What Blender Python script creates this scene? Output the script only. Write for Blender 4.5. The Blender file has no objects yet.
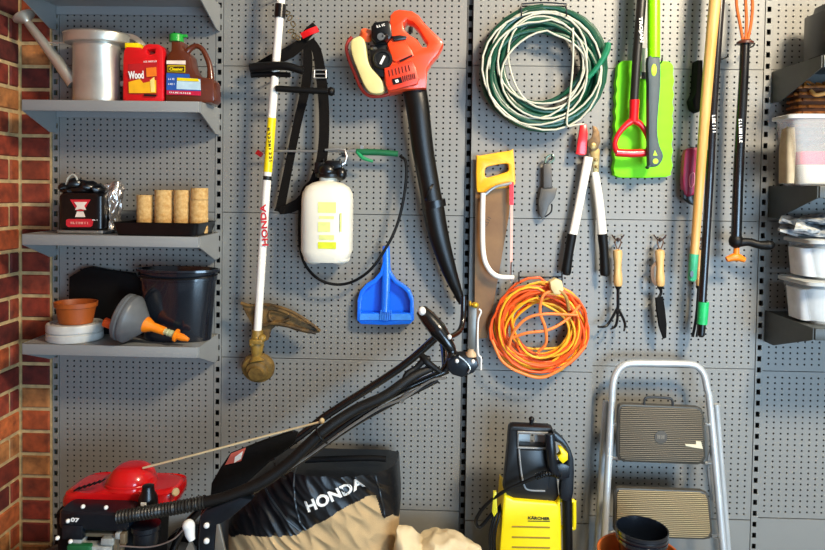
import bpy, bmesh, math, random
from mathutils import Vector, Matrix, noise, geometry
random.seed(7)
PI = math.pi
SC = bpy.context.scene
COL = SC.collection
# ------------------------------------------------------------------ camera
F, D, EYE = 667.0, 2.2, 1.3
YAW, PITCH, ROLL = math.radians(1.5), math.radians(1.6), 0.0145
SHY = -66/825
RM = (Matrix.Rotation(YAW, 4, 'Z') @ Matrix.Rotation(PI/2-PITCH, 4, 'X') @ Matrix.Rotation(ROLL, 4, 'Z'))
CAM = Vector((0, -D, EYE))
cd = bpy.data.cameras.new('camera'); cam = bpy.data.objects.new('camera', cd); COL.objects.link(cam)
cam.matrix_world = Matrix.Translation(CAM) @ RM
cd.sensor_width = 36; cd.lens = F/825*36; cd.shift_y = SHY; cd.clip_start = .02
SC.camera = cam
R3 = RM.to_3x3()
def P(px, py, d=0.0):
    """point of the wall-parallel plane d metres in front of the wall"""
    v = R3 @ Vector(((px-412.5)/F, (275+SHY*825-py)/F, -1))
    t = (D-d)/v.y
    return CAM + v*t
def S(d=0.0): return (D-d)/F
def PP(pts): return [P(*p) for p in pts]
def onz(px, py, d, z):
    p = P(px, py, d); p.z = z; return p
# ------------------------------------------------------------------ materials
def lin(c):
    return c/12.92 if c <= .04045 else ((c+.055)/1.055)**2.4
def rgb(h):
    return tuple(lin(int(h[i:i+2], 16)/255) for i in (0, 2, 4))+(1,)
MC = {}
def M(name, col, rough=.5, metal=0, var=.12, scale=30, bump=0, bscale=200, trans=0, alpha=1, col2=None, coat=0, spec=.5, stretch=None, sss=0):
    if name in MC: return MC[name]
    m = bpy.data.materials.new(name); m.use_nodes = True; MC[name] = m
    nt = m.node_tree; b = nt.nodes['Principled BSDF']; L = nt.links
    tc = nt.nodes.new('ShaderNodeTexCoord'); mp = nt.nodes.new('ShaderNodeMapping')
    L.new(tc.outputs['Object'], mp.inputs[0])
    if stretch: mp.inputs['Scale'].default_value = stretch
    nz = nt.nodes.new('ShaderNodeTexNoise'); nz.inputs['Scale'].default_value = scale; nz.inputs['Detail'].default_value = 5
    L.new(mp.outputs[0], nz.inputs['Vector'])
    rp = nt.nodes.new('ShaderNodeValToRGB'); rp.color_ramp.elements[0].position = .3; rp.color_ramp.elements[1].position = .7
    c = rgb(col)
    c2 = rgb(col2) if col2 else tuple(min(1, x*(1+var)) for x in c[:3])+(1,)
    c1 = c if col2 else tuple(x*(1-var) for x in c[:3])+(1,)
    rp.color_ramp.elements[0].color = c1; rp.color_ramp.elements[1].color = c2
    L.new(nz.outputs[0], rp.inputs[0]); L.new(rp.outputs[0], b.inputs['Base Color'])
    b.inputs['Roughness'].default_value = rough; b.inputs['Metallic'].default_value = metal
    b.inputs['Specular IOR Level'].default_value = spec
    if coat: b.inputs['Coat Weight'].default_value = coat
    if trans: b.inputs['Transmission Weight'].default_value = trans
    if alpha < 1: b.inputs['Alpha'].default_value = alpha
    if bump:
        n2 = nt.nodes.new('ShaderNodeTexNoise'); n2.inputs['Scale'].default_value = bscale; n2.inputs['Detail'].default_value = 4
        L.new(mp.outputs[0], n2.inputs['Vector'])
        bp = nt.nodes.new('ShaderNodeBump'); bp.inputs['Strength'].default_value = bump; bp.inputs['Distance'].default_value = .002
        L.new(n2.outputs[0], bp.inputs['Height']); L.new(bp.outputs[0], b.inputs['Normal'])
    return m
def stripes(name, ca, cb, scale, axis='Z', rough=.5, metal=0, bump=.5):
    m = bpy.data.materials.new(name); m.use_nodes = True; MC[name] = m
    nt = m.node_tree; b = nt.nodes['Principled BSDF']; L = nt.links
    tc = nt.nodes.new('ShaderNodeTexCoord'); w = nt.nodes.new('ShaderNodeTexWave')
    w.bands_direction = axis; w.inputs['Scale'].default_value = scale; w.inputs['Distortion'].default_value = .3
    L.new(tc.outputs['Object'], w.inputs[0])
    rp = nt.nodes.new('ShaderNodeValToRGB'); rp.color_ramp.elements[0].color = rgb(ca); rp.color_ramp.elements[1].color = rgb(cb)
    rp.color_ramp.elements[0].position = .35; rp.color_ramp.elements[1].position = .65
    L.new(w.outputs[0], rp.inputs[0]); L.new(rp.outputs[0], b.inputs['Base Color'])
    bp = nt.nodes.new('ShaderNodeBump'); bp.inputs['Strength'].default_value = bump; bp.inputs['Distance'].default_value = .002
    L.new(w.outputs[0], bp.inputs['Height']); L.new(bp.outputs[0], b.inputs['Normal'])
    b.inputs['Roughness'].default_value = rough; b.inputs['Metallic'].default_value = metal
    return m
PANEL = M('panel_grey_paint', '82827e', .45, 0, .05, 3, bump=.05, bscale=400)
SHELFM = M('shelf_grey_paint', '8b8d8c', .4, 0, .05, 6)
DARKWALL = M('dark_backing', '1c1c1c', .9)
BLACK = M('black_plastic', '060608', .28, 0, .2, 40)
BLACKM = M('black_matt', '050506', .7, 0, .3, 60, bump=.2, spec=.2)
BLUEBLK = M('blue_black_plastic', '0c131b', .3, 0, .2, 20)
RUBBER = M('black_rubber', '070707', .5, 0, .2, 80, spec=.25)
WEB = M('black_webbing', '0d0a08', .85, 0, .25, 300, bump=.4, bscale=900, spec=.15)
STEEL = M('bright_steel', 'c8c8c6', .3, .9, .1, 30)
WHITEM = M('white_enamel', 'efebe0', .3, 0, .05, 20)
WHITEP = M('white_plastic', 'e9e8e2', .4, 0, .05, 20)
WOOD = M('pale_wood', 'c99a58', .5, 0, .2, 14, col2='e3bd80', stretch=(6, 6, .7))
ORANGE = M('orange_plastic', 'f1481c', .32, 0, .08, 20, coat=.3)
REDP = M('red_plastic', 'd8131a', .3, 0, .06, 20, coat=.3)
YEL = M('yellow_plastic', 'f6d90c', .35, 0, .05, 20)
TEXTW = M('white_ink', 'f4f2ec', .5, 0, .02)
TEXTK = M('black_ink', '0c0c0c', .5, 0, .02)
TEXTR = M('red_ink', 'c8202c', .5, 0, .02)
# ------------------------------------------------------------------ mesh builder
def sm(pts, n=6, closed=False):
    pts = [Vector(p) for p in pts]; out = []
    N = len(pts)
    if N < 3: return pts
    rng = range(N) if closed else range(N-1)
    for i in rng:
        if closed: p0, p1, p2, p3 = pts[i-1], pts[i], pts[(i+1) % N], pts[(i+2) % N]
        else:
            p1, p2 = pts[i], pts[i+1]
            p0 = pts[i-1] if i > 0 else p1*2-p2
            p3 = pts[i+2] if i+2 < N else p2*2-p1
        for k in range(n):
            t = k/n
            out.append(.5*((2*p1)+(p2-p0)*t+(2*p0-5*p1+4*p2-p3)*t*t+(3*p1-p0-3*p2+p3)*t**3))
    if not closed: out.append(pts[-1])
    return out
class B:
    def __init__(s): s.bm = bmesh.new()
    def add(s, vs, fs, mi=0):
        v = [s.bm.verts.new(x) for x in vs]
        r = []
        for f in fs:
            try:
                q = s.bm.faces.new([v[i] for i in f]); q.material_index = mi; r.append(q)
            except ValueError: pass
        return r
    def box(s, c, size, rot=None, bev=0):
        t = bmesh.new(); bmesh.ops.create_cube(t, size=1)
        for v in t.verts: v.co = Vector((v.co.x*size[0], v.co.y*size[1], v.co.z*size[2]))
        if bev: bmesh.ops.bevel(t, geom=list(t.edges), offset=bev, segments=2, affect='EDGES', profile=.5)
        mt = Matrix.Translation(Vector(c)) @ (rot.to_4x4() if rot else Matrix.Identity(4))
        s.merge(t, mt); return s
    def merge(s, t, mt=None):
        t.verts.index_update()
        s.add([(mt @ v.co if mt else v.co.copy()) for v in t.verts], [[v.index for v in f.verts] for f in t.faces]); t.free()
    def pbox(s, x0, y0, x1, y1, df, db, bev=0):
        a, b = P(x0, y0, df), P(x1, y1, df)
        c = Vector(((a.x+b.x)/2, -(df+db)/2, (a.z+b.z)/2))
        return s.box(c, (abs(b.x-a.x), abs(df-db), abs(a.z-b.z)), bev=bev)
    def prism(s, pts, df, db, bev=0, holes=(), smooth=0, mt=None):
        """outline in photo pixels read at depth df, extruded back to depth db"""
        def cv(pl):
            w = [P(x, y, df) for x, y in pl]
            if smooth: w = sm(w, smooth, True)
            return [(p.x, p.z) for p in w]
        return s.prism2([cv(pts)]+[cv(h) for h in holes], -df, -db, bev)
    def prism2(s, loops, yf, yb, bev=0):
        def ins(l, o):
            # inset loop by o (positive shrinks for CCW)
            n = len(l); out = []
            A = sum(l[i][0]*l[(i+1) % n][1]-l[(i+1) % n][0]*l[i][1] for i in range(n))
            sg = 1 if A > 0 else -1
            for i in range(n):
                p0, p1, p2 = Vector(l[i-1]), Vector(l[i]), Vector(l[(i+1) % n])
                e1 = (p1-p0); e2 = (p2-p1)
                if e1.length < 1e-9 or e2.length < 1e-9: out.append(tuple(p1)); continue
                e1.normalize(); e2.normalize()
                nn = Vector((-(e1.y+e2.y), e1.x+e2.x))
                if nn.length < 1e-6: nn = Vector((-e1.y, e1.x))
                nn.normalize()
                out.append(tuple(p1+nn*o*sg))
            return out
        sgn = 1 if yb > yf else -1
        sections = []
        for li, l in enumerate(loops):
            o = bev if li == 0 else -bev
            if bev:
                secs = [(yf, ins(l, o)), (yf+sgn*bev*.3, ins(l, o*.3)), (yf+sgn*bev, l), (yb-sgn*bev, l), (yb, ins(l, o))]
            else: secs = [(yf, l), (yb, l)]
            sections.append(secs)
        for li, secs in enumerate(sections):
            n = len(secs[0][1]); vs = []; fs = []
            for (y, l) in secs: vs += [(x, y, z) for x, z in l]
            for k in range(len(secs)-1):
                for i in range(n): fs.append((k*n+i, k*n+(i+1) % n, (k+1)*n+(i+1) % n, (k+1)*n+i))
            s.add(vs, fs)
        for which in (0, -1):
            ls = [[Vector((x, z, 0)) for x, z in secs[which][1]] for secs in sections]
            y = sections[0][which][0]
            tri = geometry.tessellate_polygon(ls)
            flat = [v for l in ls for v in l]
            s.add([(v.x, y, v.y) for v in flat], [t for t in tri])
        return s
    def tube(s, pts, r, seg=10, n=0, closed=False, flat=1.0, cap=True):
        pts = [Vector(p) for p in pts]
        rl = r if isinstance(r, (list, tuple)) else [r]*len(pts)
        if n:
            N0 = len(pts); pts2 = sm(pts, n, closed); r2 = []
            for i in range(len(pts2)):
                f = i/n; a = int(f) % N0; b2 = (a+1) % N0 if closed else min(a+1, N0-1); t = f-int(f)
                r2.append(rl[a]*(1-t)+rl[b2]*t)
            pts, rl = pts2, r2
        N = len(pts); vs = []; fs = []
        ref = None
        for i in range(N):
            if closed: tn = pts[(i+1) % N]-pts[i-1]
            else: tn = pts[min(i+1, N-1)]-pts[max(i-1, 0)]
            if tn.length < 1e-9: tn = Vector((0, 0, 1))
            tn.normalize()
            if ref is None:
                ref = Vector((0, 1, 0)) if abs(tn.y) < .9 else Vector((1, 0, 0))
            u = (ref-tn*ref.dot(tn)).normalized(); ref = u; w = tn.cross(u)
            for k in range(seg):
                a = 2*PI*k/seg
                vs.append(pts[i]+(u*math.cos(a)*flat+w*math.sin(a))*rl[i])
        for i in range(N if closed else N-1):
            j = (i+1) % N
            for k in range(seg):
                fs.append((i*seg+k, i*seg+(k+1) % seg, j*seg+(k+1) % seg, j*seg+k))
        if cap and not closed:
            fs.append(tuple(range(seg-1, -1, -1))); fs.append(tuple((N-1)*seg+k for k in range(seg)))
        s.add(vs, fs); return s
    def ptube(s, pts, rpx, **k):
        rr = [x*S(p[2]) for x, p in zip(rpx, pts)] if isinstance(rpx, (list, tuple)) else [rpx*S(p[2]) for p in pts]
        return s.tube(PP(pts), rr, **k)
    def lathe(s, prof, o, axis=(0, 0, 1), seg=32, sy=1.0, ref=None):
        ax = Vector(axis).normalized(); o = Vector(o)
        u = Vector(ref) if ref else (Vector((1, 0, 0)) if abs(ax.x) < .9 else Vector((0, 0, 1)))
        u = (u-ax*u.dot(ax)).normalized(); w = ax.cross(u)
        vs = []; fs = []; n = len(prof)
        for r, h in prof:
            for k in range(seg):
                a = 2*PI*k/seg
                vs.append(o+ax*h+u*r*math.cos(a)+w*r*math.sin(a)*sy)
        for i in range(n-1):
            for k in range(seg): fs.append((i*seg+k, i*seg+(k+1) % seg, (i+1)*seg+(k+1) % seg, (i+1)*seg+k))
        if prof[0][0] > 1e-5: fs.append(tuple(range(seg-1, -1, -1)))
        if prof[-1][0] > 1e-5: fs.append(tuple((n-1)*seg+k for k in range(seg)))
        s.add(vs, fs); return s
    def stack(s, secs, seg=40, cap=(True, True)):
        """secs: (z, cx, cy, rx, ry, power)"""
        vs = []; fs = []
        for z, cx, cy, rx, ry, pw in secs:
            for k in range(seg):
                a = 2*PI*k/seg; c, si = math.cos(a), math.sin(a)
                e = 2/pw
                vs.append((cx+rx*math.copysign(abs(c)**e, c), cy+ry*math.copysign(abs(si)**e, si), z))
        n = len(secs)
        for i in range(n-1):
            for k in range(seg): fs.append((i*seg+k, i*seg+(k+1) % seg, (i+1)*seg+(k+1) % seg, (i+1)*seg+k))
        if cap[0]: fs.append(tuple(range(seg-1, -1, -1)))
        if cap[1]: fs.append(tuple((n-1)*seg+k for k in range(seg)))
        s.add(vs, fs); return s
    def ell(s, c, r, seg=16, rot=None):
        t = bmesh.new(); bmesh.ops.create_uvsphere(t, u_segments=seg, v_segments=seg//2+2, radius=1)
        mt = Matrix.Translation(Vector(c)) @ (rot.to_4x4() if rot else Matrix.Identity(4)) @ Matrix.Diagonal((r[0], r[1], r[2], 1))
        s.merge(t, mt); return s
    def ribbon(s, pts, w, th=.003, n=6, nrm=(0, -1, 0)):
        """flat strap; w = width, lies across nrm"""
        pts = sm(pts, n); N = len(pts); vs = []; fs = []
        nv = Vector(nrm)
        ws = w if isinstance(w, (list, tuple)) else None
        for i in range(N):
            tn = (pts[min(i+1, N-1)]-pts[max(i-1, 0)]).normalized()
            side = tn.cross(nv)
            if side.length < .05: side = Vector((1, 0, 0))
            side.normalize(); nn = side.cross(tn).normalized()
            ww = w if not ws else ws[min(i//n, len(ws)-1)]*(1-(i % n)/n)+ws[min(i//n+1, len(ws)-1)]*((i % n)/n)
            for a, b in ((-1, -1), (1, -1), (1, 1), (-1, 1)): vs.append(pts[i]+side*a*ww/2+nn*b*th/2)
        for i in range(N-1):
            for k in range(4): fs.append((i*4+k, i*4+(k+1) % 4, (i+1)*4+(k+1) % 4, (i+1)*4+k))
        fs += [(3, 2, 1, 0), tuple((N-1)*4+k for k in range(4))]
        s.add(vs, fs); return s
    def rough(s, amp, scale):
        for v in s.bm.verts:
            n = noise.noise_vector(v.co*scale); v.co += n*amp
        return s
ORG = {}
def thing(name, label, cat, loc, group=None):
    o = bpy.data.objects.new(name, None); COL.objects.link(o); o.location = loc; o.empty_display_size = .05
    ORG[o.name] = Vector(loc); o['label'] = label; o['category'] = cat
    if group: o['group'] = group
    return o
def mesh_obj(name, b, m, org, smooth=True):
    bm = b.bm if isinstance(b, B) else b
    bmesh.ops.remove_doubles(bm, verts=bm.verts, dist=1e-6)
    bmesh.ops.recalc_face_normals(bm, faces=bm.faces)
    for v in bm.verts: v.co -= org
    for f in bm.faces: f.smooth = smooth
    if smooth:
        for e in bm.edges:
            if len(e.link_faces) != 2 or e.calc_face_angle(0) > .62: e.smooth = False
    me = bpy.data.meshes.new(name); bm.to_mesh(me); bm.free()
    for mm in (m if isinstance(m, (list, tuple)) else [m]): me.materials.append(mm)
    o = bpy.data.objects.new(name, me); COL.objects.link(o); return o
def part(name, b, m, parent, label=None, smooth=True):
    org = ORG[parent.name]
    o = mesh_obj(name, b, m, org, smooth); o.parent = parent; ORG[o.name] = org
    if label: o['label'] = label
    return o
def single(name, b, m, label=None, cat=None, group=None, kind=None, smooth=True, org=None):
    bm = b.bm; xs = [v.co for v in bm.verts]
    if org is None:
        lo = Vector([min(v[i] for v in xs) for i in range(3)]); hi = Vector([max(v[i] for v in xs) for i in range(3)])
        org = Vector(((lo.x+hi.x)/2, (lo.y+hi.y)/2, lo.z))
    o = mesh_obj(name, b, m, org, smooth); o.location = org; ORG[o.name] = org
    if label: o['label'] = label
    if cat: o['category'] = cat
    if group: o['group'] = group
    if kind: o['kind'] = kind
    return o
def txtB(s, c, hh, ww=None, ang=0, bold=.0, th=.0006, fn=None, vertical=False):
    """lettering centred on world point c, cap height hh (m), facing -Y, rotated ang degrees counter-clockwise as seen"""
    cu = bpy.data.curves.new('t', 'FONT'); cu.body = s; cu.size = 1; cu.offset = bold; cu.extrude = .01; cu.resolution_u = 3
    o = bpy.data.objects.new('t', cu); COL.objects.link(o); bpy.context.view_layer.update()
    me = bpy.data.meshes.new_from_object(o.evaluated_get(bpy.context.evaluated_depsgraph_get()))
    vs = [v.co.copy() for v in me.vertices]; fs = [tuple(p.vertices) for p in me.polygons]
    bpy.data.objects.remove(o); bpy.data.curves.remove(cu); bpy.data.meshes.remove(me)
    x0, x1 = min(v.x for v in vs), max(v.x for v in vs); y0, y1 = min(v.y for v in vs), max(v.y for v in vs)
    ky = hh/(y1-y0); kx = ww/(x1-x0) if ww else ky
    a = math.radians(ang); out = []
    for v in vs:
        x = (v.x-(x0+x1)/2)*kx; z = (v.y-(y0+y1)/2)*ky
        q = Vector((c[0]+x*math.cos(a)-z*math.sin(a), c[1]-v.z/.01*th, c[2]+x*math.sin(a)+z*math.cos(a)))
        if fn: q.y = fn(q.x, q.z)-.0015-v.z/.01*th
        out.append(q)
    b = B(); b.add(out, fs); return b
def ptext(parent, s, px, py, d, hpx, wpx, ang, m, bold=.02, name='lettering', fn=None):
    return part(name, txtB(s, P(px, py, d), hpx*S(d), wpx*S(d), ang, bold, fn=fn), m, parent, smooth=False)

def marks(parent, n, px, py, d, hpx, wpx, ang, m, name='small_print', fn=None, seed=1):
    rnd = random.Random(seed+n); b = B(); a = math.radians(ang); c = P(px, py, d); k = S(d); w = wpx*k/n
    for i in range(n):
        x0 = -wpx*k/2+w*i; kind = rnd.choice('IHLC')
        bars = {'I': [(.4, 0, .3, 1)], 'H': [(.1, 0, .28, 1), (.55, 0, .28, 1), (.3, .4, .3, .25)], 'L': [(.1, 0, .28, 1), (.3, 0, .45, .28)], 'C': [(.1, 0, .28, 1), (.3, 0, .45, .25), (.3, .75, .45, .25)]}[kind]
        for bx, bz, bw, bh in bars:
            q = []
            for u, v in ((bx, bz), (bx+bw, bz), (bx+bw, bz+bh), (bx, bz+bh)):
                x = x0+u*w; z = (v-.5)*hpx*k
                q.append(Vector((c.x+x*math.cos(a)-z*math.sin(a), c.y, c.z+x*math.sin(a)+z*math.cos(a))))
            b.add(q, [(0, 1, 2, 3)])
    return part(name, b, m, parent, smooth=False)
# ================================================================== SETTING
XL = P(21, 275).x
XR = 2.7; ZC = 2.75
single('floor', B().box(((XL+XR)/2, -1.9, -.05), (XR-XL+.4, 4.2, .1)), M('concrete_floor', '77746e', .7, 0, .15, 5, bump=.3, bscale=60), kind='structure')
single('ceiling', B().box(((XL+XR)/2, -1.9, ZC+.05), (XR-XL+.4, 4.2, .1)), M('white_ceiling', 'cfc9bd', .8), kind='structure')
single('wall_back', B().box(((XL+XR)/2, .085, ZC/2), (XR-XL+.4, .1, ZC)), DARKWALL, kind='structure')
single('wall_right', B().box((XR+.05, -1.9, ZC/2), (.1, 4.0, ZC)), M('white_wall', 'bdb8ac', .8), kind='structure')
# brick wall: bricks are real raised blocks in mortar, each with its own colour
def brickmat():
    m = bpy.data.materials.new('brick'); m.use_nodes = True; nt = m.node_tree; L = nt.links; b = nt.nodes['Principled BSDF']
    at = nt.nodes.new('ShaderNodeAttribute'); at.attribute_name = 'bc'
    tc = nt.nodes.new('ShaderNodeTexCoord'); nz = nt.nodes.new('ShaderNodeTexNoise'); nz.inputs['Scale'].default_value = 28; nz.inputs['Detail'].default_value = 7
    L.new(tc.outputs['Object'], nz.inputs['Vector'])
    mr = nt.nodes.new('ShaderNodeMapRange'); mr.inputs[1].default_value = .3; mr.inputs[2].default_value = .75; mr.inputs[3].default_value = .45; mr.inputs[4].default_value = 1.35
    L.new(nz.outputs[0], mr.inputs[0])
    mx = nt.nodes.new('ShaderNodeMix'); mx.data_type = 'RGBA'; mx.blend_type = 'MULTIPLY'; mx.inputs[0].default_value = 1
    L.new(at.outputs['Color'], mx.inputs[6]); L.new(mr.outputs[0], mx.inputs[7]); L.new(mx.outputs[2], b.inputs['Base Color'])
    bp = nt.nodes.new('ShaderNodeBump'); bp.inputs['Strength'].default_value = .6; bp.inputs['Distance'].default_value = .004
    L.new(nz.outputs[0], bp.inputs['Height']); L.new(bp.outputs[0], b.inputs['Normal']); b.inputs['Roughness'].default_value = .8
    return m
BR = brickmat(); MORT = M('mortar', 'b59a6c', .9, 0, .25, 40, bump=.6, bscale=150)
bb = B(); fl = bb.bm.faces.layers.float_color.new('bc')
cols = ['7a2a18', '8e3a1e', '6b2015', 'a34a22', '84301a', 'b45c2c', '5a1c14', '933c24', 'a66a38']
def bricks(o, u, n, length, zt, start, H=.0765, Lb=.2265, j=.011, header=False):
    r = 0; z = .01
    while z < zt:
        x = -((r % 2)*Lb/2+start)
        while x < length:
            a, c = max(x, 0)+j/2, min(x+Lb, length)-j/2
            if c-a > .012:
                ch = .004; z0, z1 = z+j/2, z+H-j/2; h = .006
                q = [(a, z0, 0), (c, z0, 0), (c, z1, 0), (a, z1, 0), (a+ch, z0+ch, h), (c-ch, z0+ch, h), (c-ch, z1-ch, h), (a+ch, z1-ch, h)]
                vs = [o+u*p[0]+Vector((0, 0, 1))*p[1]+n*p[2] for p in q]
                fs = bb.add(vs, [(4, 5, 6, 7), (0, 1, 5, 4), (1, 2, 6, 5), (2, 3, 7, 6), (3, 0, 4, 7)])
                cc = rgb(random.choice(cols)); k = random.uniform(.8, 1.2)
                for f in fs: f[fl] = (cc[0]*k, cc[1]*k, cc[2]*k, 1)
            x += Lb
        z += H; r += 1
bricks(Vector((XL, -.012, 0)), Vector((0, -1, 0)), Vector((1, 0, 0)), 3.7, ZC-.08, .06)
NX = P(52.5, 275).x
bricks(Vector((XL+.002, -.006, 0)), Vector((1, 0, 0)), Vector((0, -1, 0)), NX-XL-.002, ZC-.08, 0, Lb=.5)
mo = B()
mo.box((XL-.05, -1.87, ZC/2), (.1, 3.74, ZC)); mo.box(((XL+NX)/2, .015, ZC/2), (NX-XL, .042, ZC))
for f in mo.bm.faces: pass
n0 = len(bb.bm.faces)
mo.bm.verts.index_update()
q = bb.add([v.co.copy() for v in mo.bm.verts], [[v.index for v in f.verts] for f in mo.bm.faces], 1)
single('wall_left', bb, [BR, MORT], kind='structure', smooth=False)

# ---- perforated panels and slotted uprights
def perforated(x0, x1, z0, z1, yf, px, pz, r, margin, zmargin, shape='o', flange=.012, sx=None, sz=None):
    nx = max(1, int((x1-x0-2*margin)/px+.001)); nz = max(1, int((z1-z0-2*zmargin)/pz+.001))
    gx0 = (x0+x1)/2-nx*px/2; gz0 = (z0+z1)/2-nz*pz/2
    V = []; Fc = []
    def quad(a, b, c, d):
        i = len(V); V.extend([a, b, c, d]); Fc.append((i, i+1, i+2, i+3))
    gx1, gz1 = gx0+nx*px, gz0+nz*pz
    quad((x0, yf, z0), (x1, yf, z0), (x1, yf, gz0), (x0, yf, gz0)); quad((x0, yf, gz1), (x1, yf, gz1), (x1, yf, z1), (x0, yf, z1))
    quad((x0, yf, gz0), (gx0, yf, gz0), (gx0, yf, gz1), (x0, yf, gz1)); quad((gx1, yf, gz0), (x1, yf, gz0), (x1, yf, gz1), (gx1, yf, gz1))
    quad((x0, yf, z0), (x0, yf, z1), (x0, yf+flange, z1), (x0, yf+flange, z0)); quad((x1, yf, z1), (x1, yf, z0), (x1, yf+flange, z0), (x1, yf+flange, z1))
    quad((x0, yf, z1), (x1, yf, z1), (x1, yf+flange, z1), (x0, yf+flange, z1)); quad((x0, yf, z0), (x0, yf+flange, z0), (x1, yf+flange, z0), (x1, yf, z0))
    for i in range(nx):
        for k in range(nz):
            ax, az = gx0+i*px, gz0+k*pz; cx, cz = ax+px/2, az+pz/2
            o = [(ax+px, cz), (ax+px, az+pz), (cx, az+pz), (ax, az+pz), (ax, cz), (ax, az), (cx, az), (ax+px, az)]
            if shape == 'o': h = [(cx+r*math.cos(t*PI/4), cz+r*math.sin(t*PI/4)) for t in range(8)]
            else: h = [(cx+sx, cz), (cx+sx, cz+sz), (cx, cz+sz), (cx-sx, cz+sz), (cx-sx, cz), (cx-sx, cz-sz), (cx, cz-sz), (cx+sx, cz-sz)]
            b = len(V)
            V.extend([(x, yf, z) for x, z in o]+[(x, yf, z) for x, z in h]+[(x, yf+.002, z) for x, z in h])
            for t in range(8):
                u = (t+1) % 8
                Fc.append((b+t, b+u, b+8+u, b+8+t)); Fc.append((b+8+t, b+8+u, b+16+u, b+16+t))
    return V, Fc
def panel_obj(name, V, Fc, m, label, cat, group):
    cx = sum(v[0] for v in V)/len(V); zz = min(v[2] for v in V); y = V[0][1]
    me = bpy.data.meshes.new(name); me.from_pydata([(a-cx, b-y, c-zz) for a, b, c in V], [], Fc); me.materials.append(m); me.validate()
    o = bpy.data.objects.new(name, me); o.location = (cx, y, zz); COL.objects.link(o)
    o['label'] = label; o['category'] = cat
    if group: o['group'] = group
    return o
s0 = S(0)
bays = [('left shelving bay', P(59.5, 275).x, P(214.5, 275).x, [66, 211, 356, 505], 137, 0.0, 6.78, 5.42),
        ('trimmer and blower bay', P(222, 275).x, P(463, 275).x, [67, 214, 359.5, 508], 343, 0.0, 6.86, 5.42),
        ('raised hose and cord bay', P(469, 275, .02).x, P(594.8, 275, .02).x, [66, 218.5, 371, 522], 530, .02, 7.28, 5.8),
        ('kneeling pad and ladder bay', P(592.8, 275).x, P(757.5, 275).x, [69, 220.5, 367.5, 518], 680, 0.0, 7.08, 5.62),
        ('right shelving bay', P(765, 275).x, P(765, 275).x+.62, [70, 221.5, 371.5, 518.5], 795, 0.0, 7.05, 5.62)]
rown = ['top', 'second from top', 'middle', 'fourth from top']
for bn, x0, x1, ys, xm, d, hx, hz in bays:
    zs = [P(xm, -84, d).z]+[P(xm, y, d).z for y in ys]
    k = S(d)*F/F
    for i in range(4):
        V, Fc = perforated(x0+.0008, x1-.0008, zs[i+1]+.0012, zs[i]-.0012, -d, hx*S(0), hz*S(0), .0034, .006, .007)
        panel_obj('perforated_panel', V, Fc, PANEL, 'grey perforated steel panel, %s row of the %s' % (rown[i], bn), 'wall panel', 'grey perforated wall panels')
    b = B().box(((x0+x1)/2, -d+.006, zs[4]/2-.001), (x1-x0-.0016, .012, zs[4]-.0024))
    single('kick_panel', b, PANEL, 'plain grey bottom panel without holes under the %s' % bn, 'wall panel', 'plain bottom panels', smooth=False)
for (xa, xb, lab) in ((53, 59.2, 'slotted upright post next to the brick pier'), (215, 221.7, 'slotted upright post between shelves and string trimmer'),
                      (463.3, 469.5, 'slotted upright post left of the two saws, coloured dark for shade'), (757.8, 764.8, 'slotted upright post left of the clear tubs')):
    a, c = P(xa, 275).x, P(xb, 275).x
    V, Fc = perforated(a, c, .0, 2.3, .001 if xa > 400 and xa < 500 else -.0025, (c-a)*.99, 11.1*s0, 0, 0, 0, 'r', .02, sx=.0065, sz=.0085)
    # pale channels; the one beside the raised panel is coloured darker for its shadow
    panel_obj('slotted_upright', V, Fc, M('upright_shaded', '4a4b4a', .45, .2) if 400 < xa < 500 else PANEL, lab, 'upright post', 'slotted uprights')

# ---- shelves
def shelf(x0, x1, ztop, depth, lab, group, lip=.033, bh=.085, m=SHELFM, inset=0.0):
    t = thing('steel_shelf', lab, 'shelf', ((x0+x1)/2, -.004, ztop-lip), group)
    b = B().box(((x0+x1)/2, -depth/2-.002, ztop-.003), (x1-x0-.008, depth-.004, .006))
    b.box(((x0+x1)/2, -depth+.002, ztop-lip/2), (x1-x0-.004, .008, lip), bev=.0015)
    b.box(((x0+x1)/2, -.006, ztop-lip/2), (x1-x0-.008, .004, lip))
    part('deck', b, m, t)
    for x in (x0, x1):
        l = [(-.003, ztop+.002), (-depth+.004, ztop+.0), (-depth+.004, ztop-lip), (-.003-depth*.2, ztop-bh), (-.003, ztop-bh)]
        bb2 = B(); vs = [(x-.0018, y, z) for y, z in l]+[(x+.0018, y, z) for y, z in l]; n = len(l)
        bb2.add(vs, [tuple(range(n)), tuple(range(2*n-1, n-1, -1))]+[(i, (i+1) % n, n+(i+1) % n, n+i) for i in range(n)])
        part('bracket', bb2, m, t, smooth=False)
    return t
LD = .19
lx0, lx1 = P(56.5, 275).x, P(218.5, 275).x
lz = [P(110, -12, LD).z, P(110, 100.5, LD).z, P(110, 235.5, LD).z, P(110, 345.5, LD).z]
labs = ['grey steel shelf cut off by the top edge, above the watering can', 'grey steel shelf carrying the metal watering can and two jugs',
        'grey steel shelf carrying the black seed tray and fibre pots', 'grey steel shelf carrying the black bucket and drain auger, lowest on the left']
for z, l in zip(lz, labs): shelf(lx0, lx1, z, LD, l, 'shelves of the left bay')
RD = .28
rx0, rx1 = P(765, 275).x, P(765, 275).x+.6
rz = [P(817, 55, RD).z, P(817, 186, RD).z, P(817, 328.5, RD).z]
RSH = M('shelf_dark_paint', '3c3f3d', .45)
for z, l in zip(rz, ['grey steel shelf at upper right under the black box', 'grey steel shelf at right under the big clear tub with pink contents', 'grey steel shelf at right under two stacked clear tubs']):
    shelf(rx0+.004, rx1, z, RD, l, 'shelves of the right bay', bh=.1, m=RSH, lip=.034)

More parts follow.
